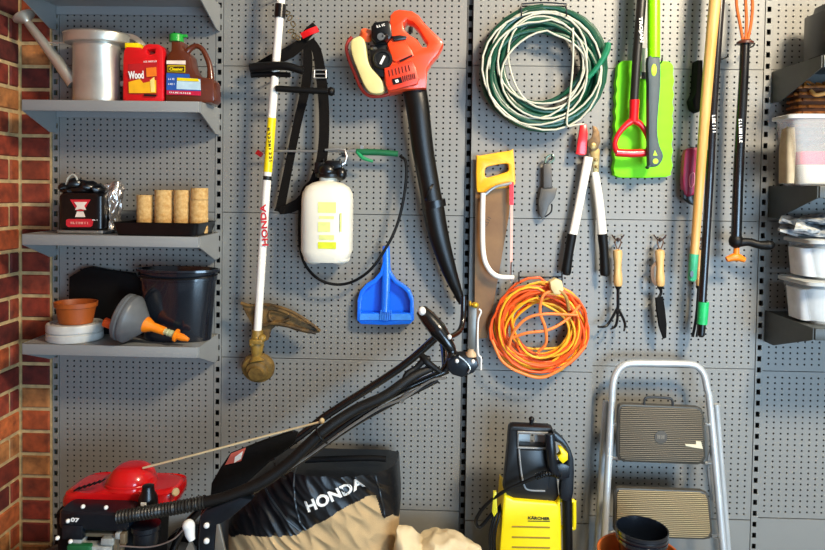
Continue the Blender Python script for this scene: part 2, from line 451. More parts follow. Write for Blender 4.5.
# hooks: every hung tool has one
HK = M('hook_wire', '2b2b2c', .4, .6)
def hook(px, py, d, lab, up=4, rpx=.8, m=None, wide=0):
    w = P(px, py, 0); e = P(px, py, d); b = B()
    xs = [-wide*s0, wide*s0] if wide else [0]
    for dx in xs:
        b.tube([Vector((w.x+dx, -.0015, w.z)), Vector((w.x+dx, -d+.004, w.z-.002)), Vector((w.x+dx, -d-.006, w.z+up*s0))], rpx*s0, seg=8, n=3)
    b.box((w.x, -.0028, w.z), (max(.012, 2*wide*s0+.008), .0025, .02))
    return single('pegboard_hook', b, m or HK, lab, 'hook', 'pegboard hooks')

# ================================================================== LEFT SHELF 1
ZN = M('galvanised', 'c9c6ba', .36, .75, .15, 12)
z1 = lz[1]
c = onz(96.5, 90, .1, z1)
t = thing('watering_can', 'galvanised metal watering can with long spout on the top left shelf', 'watering can', c)
top = P(96.5, 34, .1).z-z1; k = S(.1)
prof = [(0, .001), (23*k, .001), (23.5*k, .004), (23*k, .02), (23*k, top-.045), (23.4*k, top-.042), (23*k, top-.038), (23*k, top-.034), (31*k, top-.032), (32*k, top-.028), (32*k, top-.004), (32.8*k, top-.002), (32*k, top), (29*k, top-.003), (22*k, top-.01), (21*k, .01), (0, .01)]
part('body', B().lathe(prof, c, seg=48, sy=.72), ZN, t)
b = B().ptube([(74, 84, .1), (58, 62, .1), (42, 41, .1), (28, 23, .1)], [6.6, 5.6, 4.6, 3.8], n=4, seg=16)
sp = part('spout', b, ZN, t)
ax = (P(22, 14, .1)-P(40, 38, .1)).normalized()
part('rose', B().lathe([(3.2*k, 0), (4*k, .006), (11*k, .022), (11*k, .027), (0, .029)], P(28, 23, .1), axis=ax+Vector((-.1, 0, .35)), seg=28), ZN, sp)
part('brace', B().ptube([(45, 42.5, .1), (74, 43, .1)], .9), ZN, t)
part('handle', B().ribbon(PP([(118, 38, .06), (128, 36, .05), (138, 40, .05), (146, 52, .05), (142, 78, .05), (120, 84, .08)]), .016, .0025), ZN, t)

# red jug
def label_quads(parent, rects, d, name='label'):
    o = None
    for i, (pts, m) in enumerate(rects):
        part(name, B().prism(pts, d+.0012+i*.0006, d+.0), m, parent, smooth=False)
df = .15
t = thing('weed_killer_jug', 'red plastic jug with yellow cap and yellow label, next to the watering can', 'jug', onz(143, 100, .11, z1))
zb = P(143, 103.8, df)  # bottom row in the picture at the front
yb = 110
def ybot(px, d, z):
    a, b2 = 0, 900
    for _ in range(40):
        mth = (a+b2)/2
        if P(px, mth, d).z > z: a = mth
        else: b2 = mth
    return a
y0 = ybot(143, df, z1+.0005)
out = [(122.5, y0), (122.5, 60), (123.5, 50), (126, 46.5), (139, 47), (141, 49.5), (144, 45), (148, 43.5), (158, 44), (162, 47), (163.5, 52), (163.5, y0-3), (162, y0)]
part('body', B().prism(out, df, .085, bev=.006, holes=[[(147, 49.5), (155, 49), (154.5, 53), (149, 54.5), (146.5, 52)]]), REDP, t)
part('cap', B().pbox(124.5, 42.5, 138.5, 48.5, df-.01, .1, bev=.003), YEL, t)
label_quads(t, [([(128, 64), (157, 62.5), (157.5, 96), (129, 94)], M('label_red', 'b3161a', .5))], df)
label_quads(t, [([(128.5, 82), (140, 79), (143, 83), (156, 80), (156, 93), (129, 93)], M('label_yellow', 'f2b21a', .5)), ([(146, 68), (156, 67), (156.5, 76), (146.5, 77)], M('label_orange', 'f07a1a', .5)),
                ([(150, 80), (154, 77), (155, 92), (151, 92)], M('label_pale', 'f5dc7a', .5)), ([(144, 94), (156, 94.5), (156, 96.5), (144, 96)], TEXTK)], df+.0036, 'label_print')
ptext(t, 'Wood', 136, 75, df+.006, 8, 15.5, 3, TEXTW, .03)
marks(t, 9, 150, 61.5, df+.002, 1.6, 14, 3, TEXTW)
# brown jug
BRN = M('brown_plastic', '5a2712', .28, 0, .08, 20, coat=.4)
df = .15
t = thing('brown_jug', 'brown plastic jug with green cap and loop handle on the top left shelf', 'jug', onz(190, 100, .11, z1))
y0 = ybot(190, df, z1+.0005)
out = [(165, y0), (165, 62), (166.5, 55), (170.5, 50), (171, 41), (181, 41), (182, 50), (187, 52), (190, 56), (191.5, 66), (196, 74), (203, 77), (211, 78), (214, 82), (214.5, y0-3), (212, y0)]
bd = part('body', B().prism(out, df, .08, bev=.008), BRN, t)
part('handle', B().ptube([(185, 55, .115), (190, 49, .115), (196, 46, .115), (202, 49, .115), (207, 58, .115), (210, 68, .115), (211, 84, .115)], [3.5, 3, 2.6, 2.6, 2.7, 2.9, 4], n=5, seg=12), BRN, t)
GRN = M('green_cap', '1f9a35', .35)
cp = onz(176.5, 40, .115, P(176.5, 42, .115).z)
b = B().lathe([(0, 0), (7*S(.115), 0), (7*S(.115), .02), (6*S(.115), .024), (0, .024)], cp, seg=20)
b.box(P(184, 36, .115), (.022, .01, .009), bev=.002)
part('cap', b, GRN, t)
BL = M('label_blue', '1f55a8', .5)
label_quads(t, [([(166.5, 60.5), (185.5, 60.5), (185.5, 64.5), (166.5, 64)], M('label_cream', 'ead9c8', .5)), ([(167.5, 65.5), (185, 65.5), (185, 72.5), (167.5, 72)], YEL),
                ([(166.5, 73), (189, 74), (190, 78), (200, 79), (200.5, 91), (166.5, 90)], BL), ([(177, 78), (190, 78.5), (200, 79.5), (200.5, 90), (176.5, 89)], M('label_sky', 'b8d4e0', .5)),
                ([(166.5, 90.2), (200.5, 91.2), (200.5, 95.5), (166.5, 94.5)], M('label_crimson', 'c01840', .5))], df)
label_quads(t, [([(168.3, 66.3), (184.3, 66.3), (184.3, 71.6), (168.3, 71.3)], M('label_dark', '3a1a10', .5)), ([(177, 77.6), (198, 78.8), (199, 81.5), (177, 80.5)], YEL)], df+.0036, 'label_print')
ptext(t, 'Cleaner', 176.3, 69, df+.006, 3.2, 14, 0, YEL, .03)
marks(t, 4, 171.5, 79, df+.006, 1.8, 7, 0, TEXTW); marks(t, 4, 171.5, 84, df+.006, 1.8, 7, 0, TEXTW, seed=3)
marks(t, 11, 180, 92.8, df+.006, 1.6, 22, -2, TEXTW)

# ================================================================== LEFT SHELF 2
z2 = lz[2]
df = .15
t = thing('charcoal_pack', 'black square pack with red triangle emblem on the middle left shelf', 'pack', onz(80, 230, .1, z2+.012))
b = B(); a0 = P(57.5, 196, df); a1 = P(102, 230, df); ztop = P(80, 193, df).z
cx = (a0.x+a1.x)/2; hw = (a1.x-a0.x)/2
b.stack([(z2+.013, cx, -.11, hw*.94, .036, 6), (z2+.018, cx, -.11, hw, .04, 7), (ztop-.01, cx, -.11, hw, .04, 7), (ztop, cx, -.11, hw*.92, .034, 5)], seg=48)
part('carton', b, BLACK, t)
b = B()
for i, (x, y, rx, ry) in enumerate([(66, 188, 7, 6), (76, 184, 9, 6), (88, 187, 10, 6.5), (98, 190, 8, 6), (82, 190, 14, 5), (72, 191, 12, 4)]):
    b.ell(P(x, y, .115), (rx*k, .028, ry*k*1.0))
b.rough(.006, 60)
part('wrap', b, BLACK, t)
part('wrap_tie', B().ptube([(66, 186, .13), (68, 178, .13), (73, 174.5, .13), (77, 179, .13), (76, 186, .13)], 1.0, n=5), M('clear_tie', 'a8a59a', .3), t)
label_quads(t, [([(70, 199.5), (90.5, 199.5), (83.5, 211), (77, 211)], TEXTR), ([(66, 220), (68, 219), (91, 219), (93, 221), (92, 226), (90, 227), (68, 227), (66, 225)], TEXTR), ([(77, 211.5), (83, 211.5), (85, 217), (75, 217)], M('label_cream', 'ead9c8'))], .151, 'emblem')
part('emblem_detail', B().prism([(74, 202), (87, 202), (84, 206), (86, 210), (80.5, 209), (75, 210), (77, 206)], .1545, .153), M('label_cream', 'ead9c8'), t)
marks(t, 7, 79.5, 223, .1545, 2.4, 19, 0, M('label_pink', 'e8a090', .5)); marks(t, 3, 95, 220, .1545, 1.2, 6, 0, TEXTW)
t = single('foil_tray', B().stack([(z2+.001, cx-.0, -.105, hw*1.02, .046, 6), (z2+.003, cx, -.105, hw*1.1, .05, 6), (z2+.011, cx, -.105, hw*1.12, .052, 6), (z2+.012, cx, -.105, hw*1.05, .048, 6)], seg=40), STEEL,
           'shallow silver foil tray beneath the black pack', 'tray')
b = B(); FO = M('foil', 'b9b2ac', .25, .8, .3, 60)
b.stack([(z2+.002, P(108, 230, .1).x, -.08, 6*k, .03, 3), (P(108, 215, .1).z, P(109, 230, .1).x, -.08, 7*k, .03, 2.5), (P(108, 200, .1).z, P(110, 230, .1).x, -.08, 9*k, .03, 2.2), (P(108, 188, .1).z, P(112, 230, .1).x, -.08, 9*k, .025, 2), (P(108, 182, .1).z, P(114, 230, .1).x, -.08, 5*k, .012, 2)], seg=36)
bmesh.ops.subdivide_edges(b.bm, edges=b.bm.edges[:], cuts=3, use_grid_fill=True); b.rough(.011, 55); b.rough(.004, 160)
for v in b.bm.verts: v.co.z = max(v.co.z, z2+.001); v.co.y = min(v.co.y, -.02); v.co.x = max(v.co.x, cx+hw+.002) if v.co.z < ztop-.01 else v.co.x
single('crumpled_foil_bag', b, FO, 'crumpled silver foil bag leaning beside the black pack', 'bag')
# seed tray
xl, xr = P(112, 230, .19).x, P(195, 230, .19).x
zt = P(150, 222, .17).z; hx = (xr-xl)/2; cx = (xl+xr)/2+.006
b = B(); b.stack([(z2+.001, cx, -.105, hx*.97, .08, 14), (zt-.003, cx, -.105, hx*1.03, .09, 18), (zt, cx, -.105, hx*1.06, .094, 18), (zt-.001, cx, -.105, hx*1.0, .087, 18), (z2+.005, cx, -.105, hx*.94, .076, 14)], seg=64)
single('seed_tray', b, BLACK, 'shallow black plastic seed tray holding the tan fibre pots', 'tray')
FIB = M('coir_fibre', 'b98a4a', .9, 0, .25, 90, bump=.8, bscale=300, col2='d9b578')
def pot(px, r, ytop, zb, d, lab):
    c = onz(px, ytop+10, d, zb); h = P(px, ytop, d).z-zb
    k = S(d); pr = [(0, 0), (r*k*.97, 0)]; n = 9
    for i in range(n):
        a = h*(i+.1)/n; pr += [(r*k*.97, a), (r*k*1.0, a+h/n*.5), (r*k*.985, a+h/n*.85)]
    pr += [(r*k, h), (r*k*.85, h), (r*k*.8, h*.6), (0, h*.6)]
    return single('fibre_pot', B().lathe(pr, c, seg=28), FIB, lab, 'plant pot', 'tan fibre pots in the seed tray')
pz = z2+.006
pot(145, 8, 195, pz, .1, 'tan fibre pot, shortest and leftmost in the black tray')
pot(164, 9, 190, pz, .1, 'tan fibre pot, second from the left in the black tray')
pot(182, 8, 190, pz, .1, 'tan fibre pot, third from the left in the black tray')
zz = P(200, 200, .1).z
pot(199, 9, 200, pz, .1, 'tan fibre pot at the right end of the black tray, under another')
pot(199.5, 8.6, 188, zz+.001, .1, 'short tan fibre pot resting on top of the rightmost one')

# ================================================================== LEFT SHELF 3
z3 = lz[3]
# white roll
c = onz(75, 340, .11, z3); kk = S(.11)
h = P(75, 322, .11).z-z3
pr = [(9*kk, .001), (26.5*kk, .001), (27*kk, h*.1), (27*kk, h*.42), (25.5*kk, h*.5), (27*kk, h*.56), (27*kk, h*.9), (26*kk, h), (24*kk, h), (22.5*kk, h*.9), (20*kk, h), (18*kk, h*.9), (15*kk, h), (12*kk, h*.92), (9*kk, h)]
single('lawn_edging_roll', B().lathe(pr+[pr[0]], c, seg=48, sy=.95), M('grey_white_plastic', 'b9b8b2', .4), 'two pale grey plastic rolls stacked as one under the orange bowl', 'roll')
c2 = onz(76, 330, .12, z3+h+.001); h2 = P(76, 301, .11).z-c2.z
TER = M('terracotta', '9c4c18', .5, 0, .12, 30)
single('terracotta_saucer', B().lathe([(0, 0), (16*kk, 0), (19*kk, h2*.75), (20.5*kk, h2*.78), (21*kk, h2), (19.5*kk, h2), (18*kk, h2*.75), (15.5*kk, .005), (0, .004)], c2, seg=40, sy=.9), TER, 'orange terracotta bowl sitting on the pale rolls', 'bowl')
# black crate behind
b = B()
xa, xb = P(65, 300, .06).x, P(150, 300, .06).x
for i in range(4):
    o2 = i*.006
    pts = [(66, 277+i), (82, 268+i), (100, 271+i), (135, 276+i), (150, 290), (150, 342), (66, 342)]
w = [(p.x, max(p.z, z3+.001)) for p in [P(x, y, .065) for x, y in [(65, 278), (80, 269), (86, 268), (100, 271), (135, 276), (148, 286), (150, 345), (64, 345)]]]
b.prism2([w], -.042, -.008, .004)
single('black_plant_tray_stack', b, BLACKM, 'matt black trays standing on edge at the back behind the drain auger', 'tray')
# auger
A0 = P(111, 312, .17); A1 = P(188, 339.5, .185)
a = (A1-A0); Ln = a.length; ax = a.normalized(); k = S(.17)*.93
t = thing('drain_auger', 'grey drum drain auger with orange handle lying on the lowest left shelf', 'drain auger', (A0+A1)/2)
GRY = M('mid_grey_plastic', '5a5d5f', .4)
part('drum', B().lathe([(0, 12*k), (23*k, 12*k), (26*k, 14*k), (26.5*k, 18*k), (25*k, 19*k), (25*k, 20.5*k), (26.5*k, 21.5*k), (26.5*k, 25*k), (25*k, 27*k), (10*k, 41*k), (7*k, 42*k), (0, 42*k)], A0, axis=ax, seg=44, ref=(0, 0, 1), sy=.9), GRY, t)
ORG2 = M('orange_nozzle', 'f08212', .35)
nz_ = part('nozzle', B().lathe([(0, 40*k), (9*k, 40*k), (8.5*k, 43*k), (5*k, 50*k), (4.5*k, 64*k), (0, 64*k)], A0, axis=ax, seg=24), ORG2, t)
part('spring_guide', B().lathe([(0, 63*k), (3.6*k, 63*k), (3.4*k, 67*k), (4*k, 68*k), (3.4*k, 69*k), (4*k, 72*k), (3.2*k, 77*k), (0, 77*k)], A0, axis=ax, seg=20), M('clear_green', 'b7b98a', .4), t)
part('clamp_nut', B().lathe([(0, 76*k), (7*k, 76.5*k), (7*k, 78.5*k), (4*k, 79.5*k), (4*k, 85*k), (2*k, 92*k), (0, 92*k)], A0, axis=ax, seg=20), ORG2, t)
for (x, y) in ((104.5, 322), (117, 311)):
    q = P(x, y, .165)
    part('crank_knob', B().lathe([(0, 0), (5.2*k, .001), (5.2*k, .028), (3.5*k, .04), (0, .04)], q, axis=ax, seg=20), M('orange_knob', 'f05a1a', .4), t)
# bucket
c = onz(178, 300, .084, z3); k = S(.084); H = P(178, 269, .1).z-z3
BK = M('glossy_blue_black', '10161f', .18, 0, .1, 10, coat=.5)
t = thing('bucket', 'glossy black bucket at the right of the lowest left shelf', 'bucket', c)
part('body', B().lathe([(0, .001), (33.5*k, .001), (34*k, .006), (38.5*k, H*.84), (39.5*k, H*.845), (39.8*k, H*.9), (39*k, H*.905), (39.8*k, H*.96), (42.5*k, H*.97), (42.5*k, H), (40.5*k, H), (38*k, H*.9), (33*k, .006), (0, .005)], c, seg=56, sy=.52), BK, t)
part('handle', B().tube([c+Vector((-41*k, -.01, H*.93)), c+Vector((-30*k, -.055, H*.9)), c+Vector((0, -.076, H*.885)), c+Vector((30*k, -.055, H*.9)), c+Vector((41*k, -.01, H*.93))], .0025, n=6), BLACK, t)
part('price_sticker', B().box(c+Vector((-17*k, .045, H*.86)), (.03, .001, .028)), WHITEP, t)

# ================================================================== STRING TRIMMER
t = thing('string_trimmer', 'white shafted string trimmer with muddy guard hanging head down', 'string trimmer', P(258, 340, .08))
part('shaft', B().ptube([(283.5, -30, .11), (279, 25, .11), (266, 195, .1), (257, 340, .09)], [4.1, 4.1, 4.1, 4.1], n=3, seg=16), WHITEM, t)
def alongp(y, pts=[(283.5, -30, .11), (279, 25, .11), (266, 195, .1), (257, 340, .09)]):
    for a_, b_ in zip(pts, pts[1:]):
        if a_[1] <= y <= b_[1]:
            u = (y-a_[1])/(b_[1]-a_[1]); return (a_[0]+(b_[0]-a_[0])*u, y, a_[2]+(b_[2]-a_[2])*u)
b = B().ptube([alongp(y) for y in (118, 130, 150, 172)], 4.35, seg=16)
part('yellow_sleeve', b, YEL, t, 'yellow warning sleeve')
part('mark_band', B().ptube([alongp(176), alongp(180)], 4.3, seg=16), TEXTK, t)
def on_cyl(cx, cz, r, yc):
    return None
x_, y_, d_ = alongp(225)
ptext(t, 'HONDA', x_, y_, d_+4.6*S(d_), 6, 42, 94, TEXTR, .03)
x_, y_, d_ = alongp(145)
marks(t, 9, x_, y_, d_+4.6*S(d_), 2.6, 36, 94, TEXTK)
part('clamp', B().ptube([alongp(4.5), alongp(18)], 5.6, seg=16), BLACK, t)
b = B().ptube([(250, 68, .13), (262, 67, .13), (285, 66, .14), (303, 71, .14)], [4.4, 4.8, 4.2, 3.6], n=4, seg=14)
b.ptube([(251, 75, .11), (266, 74, .11), (290, 75, .12)], [3, 3.2, 2.6], n=3, seg=12)
part('front_handle', b, RUBBER, t, 'black foam front handle')
b = B().ptube([(276, 88.5, .12), (300, 90, .12), (330, 91.5, .12)], [3.2, 3.2, 3.2], n=3, seg=14); b.ell(P(331, 91.5, .12), (4*k, 4*k, 4.4*k))
part('side_bar', b, RUBBER, t)
MUD = M('muddy_brown', '1c150a', .7, 0, .5, 30, bump=.6, bscale=120, col2='7a5a28')
OLV = M('olive_casing', '8a6c2a', .5, 0, .3, 50, bump=.4, bscale=100)
b = B()
guard = [(241, 302.5), (246, 306), (255, 305), (263, 304), (275, 305.5), (291, 311), (307, 320.5), (320, 330.5), (319, 333), (309, 334), (296, 331), (288, 328), (276, 326), (271, 330), (268, 340), (262, 343), (252, 341), (252, 325), (245, 313)]
b.prism(guard, .085, .073, bev=.003)
# turned-down rim of the guard
b.ptube([(241, 303, .085), (250, 305.5, .087), (263, 304.5, .088), (275, 306, .1), (291, 311.5, .105), (307, 321, .1), (320, 331, .085)], [1.6]*7, n=4)
b.ptube([(264, 326, .092), (276, 323, .1), (296, 328, .1), (316, 333, .09)], [1.8]*4, n=4)
b.ptube([(270, 312, .09), (280, 313, .09), (290, 318, .09), (280, 322, .09), (271, 320, .09)], 1.2, n=4, closed=True)
part('guard', b, MUD, t, 'mud stained brown guard')
b = B().ptube([(257.5, 330, .09), (257, 345, .09), (256.5, 356, .09), (257, 362, .095)], [5.5, 7, 5, 8], n=4, seg=16)
b.box(P(257, 341, .1), (13*k, .035, 5*k), bev=.003); b.ell(P(262, 338, .1), (4*k, .015, 4*k)); b.ell(P(252, 344, .11), (3*k, .008, 3*k))
part('gearbox', b, OLV, t)
cc = P(258, 368, .075)
ax = Vector((.04, -1, -.35)).normalized(); k = S(.1)
b = B().lathe([(0, -.02), (13*k, -.02), (16.5*k, -.012), (17*k, 0), (15.5*k, .01), (11.5*k, .014), (11*k, .022), (8*k, .026), (7.5*k, .035), (0, .036)], cc, axis=ax, seg=40)
part('line_head', b, M('head_mud', '6e5424', .6, 0, .4, 50, bump=.4, bscale=100), t, 'muddy round line spool head')
hook(283, -2, .08, 'steel peg behind the top of the string trimmer shaft')
hook(275, 80, .07, 'steel peg supporting the string trimmer below its handle')

# harness strap
t = thing('shoulder_harness', 'black webbing shoulder harness looped behind the string trimmer', 'strap', P(300, 212, .06))
w = 9*S(.06)
b = B().ribbon(PP([(306, 42, .05), (308, 60, .05), (305, 90, .05), (297, 125, .05), (288, 170, .05), (281, 205, .055), (279, 212, .06)]), [7*s0, 9*s0, 9*s0, 8*s0, 8*s0, 9*s0, 10*s0], .003)
part('left_strap', b, WEB, t)
b = B().ribbon(PP([(279, 211, .06), (290, 208, .065), (303, 200, .07), (316, 180, .07), (323, 150, .065), (324, 110, .06), (321, 76, .055), (317, 52, .05), (310, 40, .05)]), [7*s0, 10*s0, 11*s0, 11*s0, 10*s0, 10*s0, 10*s0, 9*s0, 8*s0], .003)
part('right_strap', b, WEB, t)
b = B().ribbon(PP([(306, 40, .06), (290, 52, .06), (272, 60, .06), (253, 70, .065)]), [9*s0, 12*s0, 11*s0, 9*s0], .003)
part('upper_strap', b, WEB, t)
b = B().ribbon(PP([(304, 38, .07), (310, 31, .075), (316, 26, .07)]), 9*s0, .006); part('hip_pad', b, WEB, t)
b = B()
for a_, b_ in (((314.5, 70), (326, 70)), ((326, 70), (326, 78)), ((326, 78), (314, 78)), ((314, 78), (314.5, 70)), ((314, 74), (326, 74))):
    b.ptube([a_+(.064,), b_+(.064,)], .8, seg=8)
part('buckle', b, STEEL, t, 'silver buckle')
b = B().ribbon(PP([(302, 36, .08), (310, 32, .085), (318, 29, .08)]), 6*s0, .006); part('release_tab', b, REDP, t, 'red quick release tab')
b = B()
for i, (x, y) in enumerate([(287, 13), (290, 18), (293, 24), (291, 31), (294, 36), (298, 38)]):
    cx_ = P(x, y, .1); rr = 3.0*s0; th_ = i*1.1
    b.tube([cx_+Vector((math.cos(q)*rr*math.cos(th_)-math.sin(q)*rr*.6*math.sin(th_), .004*math.sin(q+i), math.cos(q)*rr*math.sin(th_)+math.sin(q)*rr*.6*math.cos(th_))) for q in [j*PI/5 for j in range(10)]], .0022, closed=True, seg=8)
part('snap_chain', b, M('brass_steel', '9a8a6a', .3, .9), t)
hook(307, 41, .06, 'steel peg holding the black shoulder harness')

# ================================================================== PRESSURE SPRAYER
t = thing('pump_sprayer', 'white plastic pump sprayer bottle with black pump and hose', 'sprayer', P(327, 262, .08))
TK = M('milky_plastic', 'ece8d6', .35, 0, .05, 10)
cx = P(327.5, 220, .08).x
def zz_(y, d=.08): return P(327.5, y, d).z
hw = 25.3*S(.08)
secs = [(zz_(262), cx, -.08, hw*.5, .03, 3), (zz_(261), cx, -.08, hw*.8, .055, 3), (zz_(257), cx, -.08, hw*.9, .062, 3), (zz_(250), cx, -.08, hw, .067, 3.2), (zz_(200), cx, -.08, hw, .067, 3.2), (zz_(193), cx, -.08, hw*.97, .066, 3), (zz_(187), cx, -.08, hw*.84, .06, 2.8), (zz_(183), cx, -.08, hw*.6, .045, 2.5), (zz_(181), cx, -.08, hw*.35, .028, 2.2), (zz_(176), cx, -.08, hw*.33, .027, 2.2)]
b = B().stack(secs, seg=48)
for x_ in (-.5, .5): b.ell((cx+x_*hw, -.08, zz_(258)), (hw*.42, .055, 6*s0))
part('tank', b, TK, t)
LG = M('faded_lime_print', 'dfe48c', .5)
for r in ((318, 202, 336, 213), (319, 216, 334, 219), (318, 222, 330, 232), (319, 235, 334, 240), (318, 242, 336, 249), (340, 213, 341.5, 232)):
    part('printed_panel', B().pbox(*r, .1482, .1465), LG if r[1] < 242 else M('lime_print', 'd4dc2a', .5), t)
b = B().lathe([(0, 0), (13*k, 0), (14*k, .003), (14*k, .012), (12*k, .02), (9*k, .03), (0, .03)], (cx+.004, -.08, zz_(178)), seg=28)
b.box(P(320, 168, .08), (10*k, .03, 12*k), bev=.004); b.box(P(334, 165, .09), (16*k, .03, 9*k), bev=.005); b.ell(P(341, 174, .1), (6*k, .02, 7*k)); b.ell(P(327, 171, .1), (9*k, .022, 8*k))
part('pump_head', b, BLACK, t)
b = B().ptube([(325, 150, .07), (345, 150, .07), (345, 163, .075), (338, 165, .08)], 1.3, n=2, seg=8)
part('pump_bail', b, STEEL, t)
b = B().ptube([(400, 156, .06), (406, 163, .07), (405, 190, .07), (398, 222, .07), (386, 248, .08), (368, 272, .08), (345, 284, .07), (322, 281, .07), (306, 266, .06), (300, 245, .05), (299.5, 215, .05), (303, 190, .05), (316, 178, .06)], 1.5, n=6, seg=10)
part('hose', b, RUBBER, t)
t = thing('spray_lance', 'thin steel spray lance with green trigger grip above the white sprayer', 'spray lance', P(330, 151, .06))
part('lance_tube', B().ptube([(262, 151, .06), (360, 151.5, .06)], 1.2, seg=10), STEEL, t)
part('nozzle', B().box(P(259.5, 153.5, .06), (7*k, .014, 5*k), rot=Matrix.Rotation(.6, 3, 'Y'), bev=.002), REDP, t, 'red nozzle tip')
b = B().ptube([(356, 151, .06), (362, 152, .06), (380, 152.5, .06), (398, 154, .06)], [2.4, 3.4, 3.2, 3], n=3, seg=14)
part('grip', b, M('green_grip', '14603a', .4), t)
part('trigger', B().ptube([(357, 152, .065), (363, 158, .07), (373, 161.5, .07)], [1.6, 2.2, 1.4], n=3), M('green_trigger', '1c8f5a', .4), t)
b = B(); b.box(P(362, 148, .06), (3*k, .01, 5*k)); b.ptube([(350, 151, .06), (358, 151, .06)], 2.2)
part('brass_fitting', b, STEEL, t)
hook(344, 154, .055, 'steel peg under the spray lance'); hook(292, 153, .055, 'steel peg under the thin end of the spray lance behind the strap')
hook(327, 164, .07, 'steel peg behind the black pump head of the white sprayer')

# ================================================================== DUSTPAN
BLU = M('blue_plastic', '0a6cf0', .3, 0, .05, 10, coat=.4); BLU2 = M('blue_plastic_sheen', '3f8ef0', .3)  # lighter copy of the blue paints the reflection on lip and ribs
t = thing('dustpan', 'bright blue plastic dustpan hanging by its handle', 'dustpan', P(385, 322, .03))
out = [(383, 262), (380, 272), (374, 279), (366, 284), (360, 291), (357.5, 300), (357, 320), (361, 324), (385, 325), (410, 324), (414, 320), (413.5, 299), (410, 290), (404, 285), (396, 280), (391, 272), (389, 262)]
inn = [(382, 276), (376, 283), (368, 288), (363, 294), (361, 302), (360.5, 313), (410, 313), (410, 301), (407, 293), (402, 288), (395, 284), (389, 276)]
part('pan_floor', B().prism(out, .012, .006), BLU, t)
part('pan_rim', B().prism(out, .042, .0125, bev=.002, holes=[inn]), BLU, t)
# sloping lip
a_ = [P(360.5, 313, .04), P(410, 313, .04), P(411, 321, .04), P(360, 321, .04)]
part('pan_lip', B().prism([(360.5, 314), (410, 314), (411.5, 320), (359.5, 320)], .045, .042), BLU2, t)
b = B().ptube([(386, 246, .035), (386.3, 262, .035), (386, 285, .04), (385, 312, .046)], [3.6, 4, 4.4, 4], n=4, seg=14, flat=.6)
part('handle', b, BLU, t)
b = B()
for dx in (-5, -3, -1, 1, 3, 5): b.ptube([(386+dx, 310, .049), (386+dx*1.1, 321-abs(dx)*.4, .049)], .6, seg=6)
part('ribs', b, BLU2, t)
hook(386, 249, .02, 'steel peg holding the blue dustpan handle')

# ================================================================== LEAF BLOWER
t = thing('leaf_blower', 'orange petrol leaf blower with long black tube on the wall', 'leaf blower', P(410, 90, .1))
hs = [(389, 30), (390, 15), (394, 10.5), (399, 9), (412, 10.5), (419, 15), (424, 22), (433, 31), (442, 39.5), (443.5, 44), (438, 54), (431, 62), (427, 69), (426, 88), (402, 90), (388, 93), (384, 80), (384, 66), (388, 61), (387, 43), (391, 38)]
hole = [(403.5, 23), (407, 19.5), (413, 22), (418.5, 28), (427.5, 43), (426.5, 47), (422, 46.5), (417, 39), (410, 35), (404, 29)]
part('housing', B().prism(hs, .15, .07, bev=.008, holes=[hole]), ORANGE, t)
b = B().prism([(384, 68), (412, 61), (415, 66), (419, 78), (417, 84), (389, 91), (386, 86)], .162, .12, bev=.004)
ORD = M('dark_orange_plastic', 'd8391c', .4)
vg = part('vent_cover', b, ORD, t)
b = B()
for i in range(7): b.ptube([(389+i*3.3, 70-i*.9, .164), (390.2+i*3.3, 76-i*.9, .164)], .55, seg=6)
for i in range(7): b.ptube([(404+i*1.9, 81.5-i*.5, .164), (402.8+i*1.9, 76-i*.5, .164)], .5, seg=6)
part('vent_slot', b, M('slot_red', '7a1a10', .6), vg)
part('logo_plate', B().prism([(392, 79), (401, 77), (402.5, 82.5), (393.5, 84.5)], .165, .16), BLACK, vg)
part('logo_mark', B().prism([(395, 80), (398, 79.3), (399, 82), (396, 82.8)], .167, .164), TEXTW, vg)
b = B().prism([(388, 46), (405, 41), (412, 50), (414, 56), (396, 62), (392, 60)], .158, .12, bev=.005)
part('shroud', b, ORANGE, t)
part('shroud_slot', B().prism([(399, 60.5), (412, 54.5), (412.5, 56), (400.5, 62)], .1595, .155), BLACK, t)
b = B().prism([(371, 26), (374, 22), (388, 20), (391, 24), (392, 36), (386, 42), (376, 43), (371, 38)], .17, .09, bev=.006)
b.prism([(392, 36), (400, 35), (407, 36), (406, 39), (394, 41)], .158, .14, bev=.002); b.ell(P(383, 38, .16), (6*k, .025, 5*k))
b.rough(.0006, 200)
part('air_filter_cover', b, BLACK, t)
part('knob_ring', B().lathe([(2.5*k, 0), (3.5*k, .003), (3.5*k, .006), (2.5*k, .006)], P(381, 37, .178), axis=(0, -1, 0), seg=20), GRY, t)
marks(t, 4, 381, 25.5, .1712, 2.4, 9, 14, TEXTW)
b = B().prism([(370, 45), (388, 44), (392, 55), (392, 70), (386, 78), (376, 76), (370, 60)], .14, .08, bev=.004); b.rough(.002, 90)
b.lathe([(0, 0), (9.5*k, 0), (9.5*k, .014), (8.5*k, .018), (7*k, .018), (6.5*k, .012), (0, .013)], P(383, 60, .145), axis=(0, -1, 0), seg=32)
eng = part('recoil_starter', b, M('engine_black', '161616', .4, .2, .4, 60), t)
part('starter_bar', B().box(P(382.5, 60, .16), (2.2*k, .004, 9*k), rot=Matrix.Rotation(.45, 3, 'Y')), WHITEP, eng)
part('spark_plug', B().ell(P(374, 49, .13), (4*k, .02, 2.5*k)), M('engine_alloy', '8f8b80', .4, .7), t)
tank = [(351, 40), (355, 37), (360, 35.5), (364, 39), (366, 46), (367, 56), (370, 65), (376, 73), (382, 80), (384.5, 87), (383, 92), (378, 94), (370, 92.5), (365, 87), (361, 79), (357, 69), (353, 59), (350.5, 48)]
part('fuel_tank', B().prism(tank, .15, .09, bev=.008, smooth=3), M('tank_pale_yellow', 'ddd08c', .4, 0, .1, 15), t, 'pale yellow fuel tank')
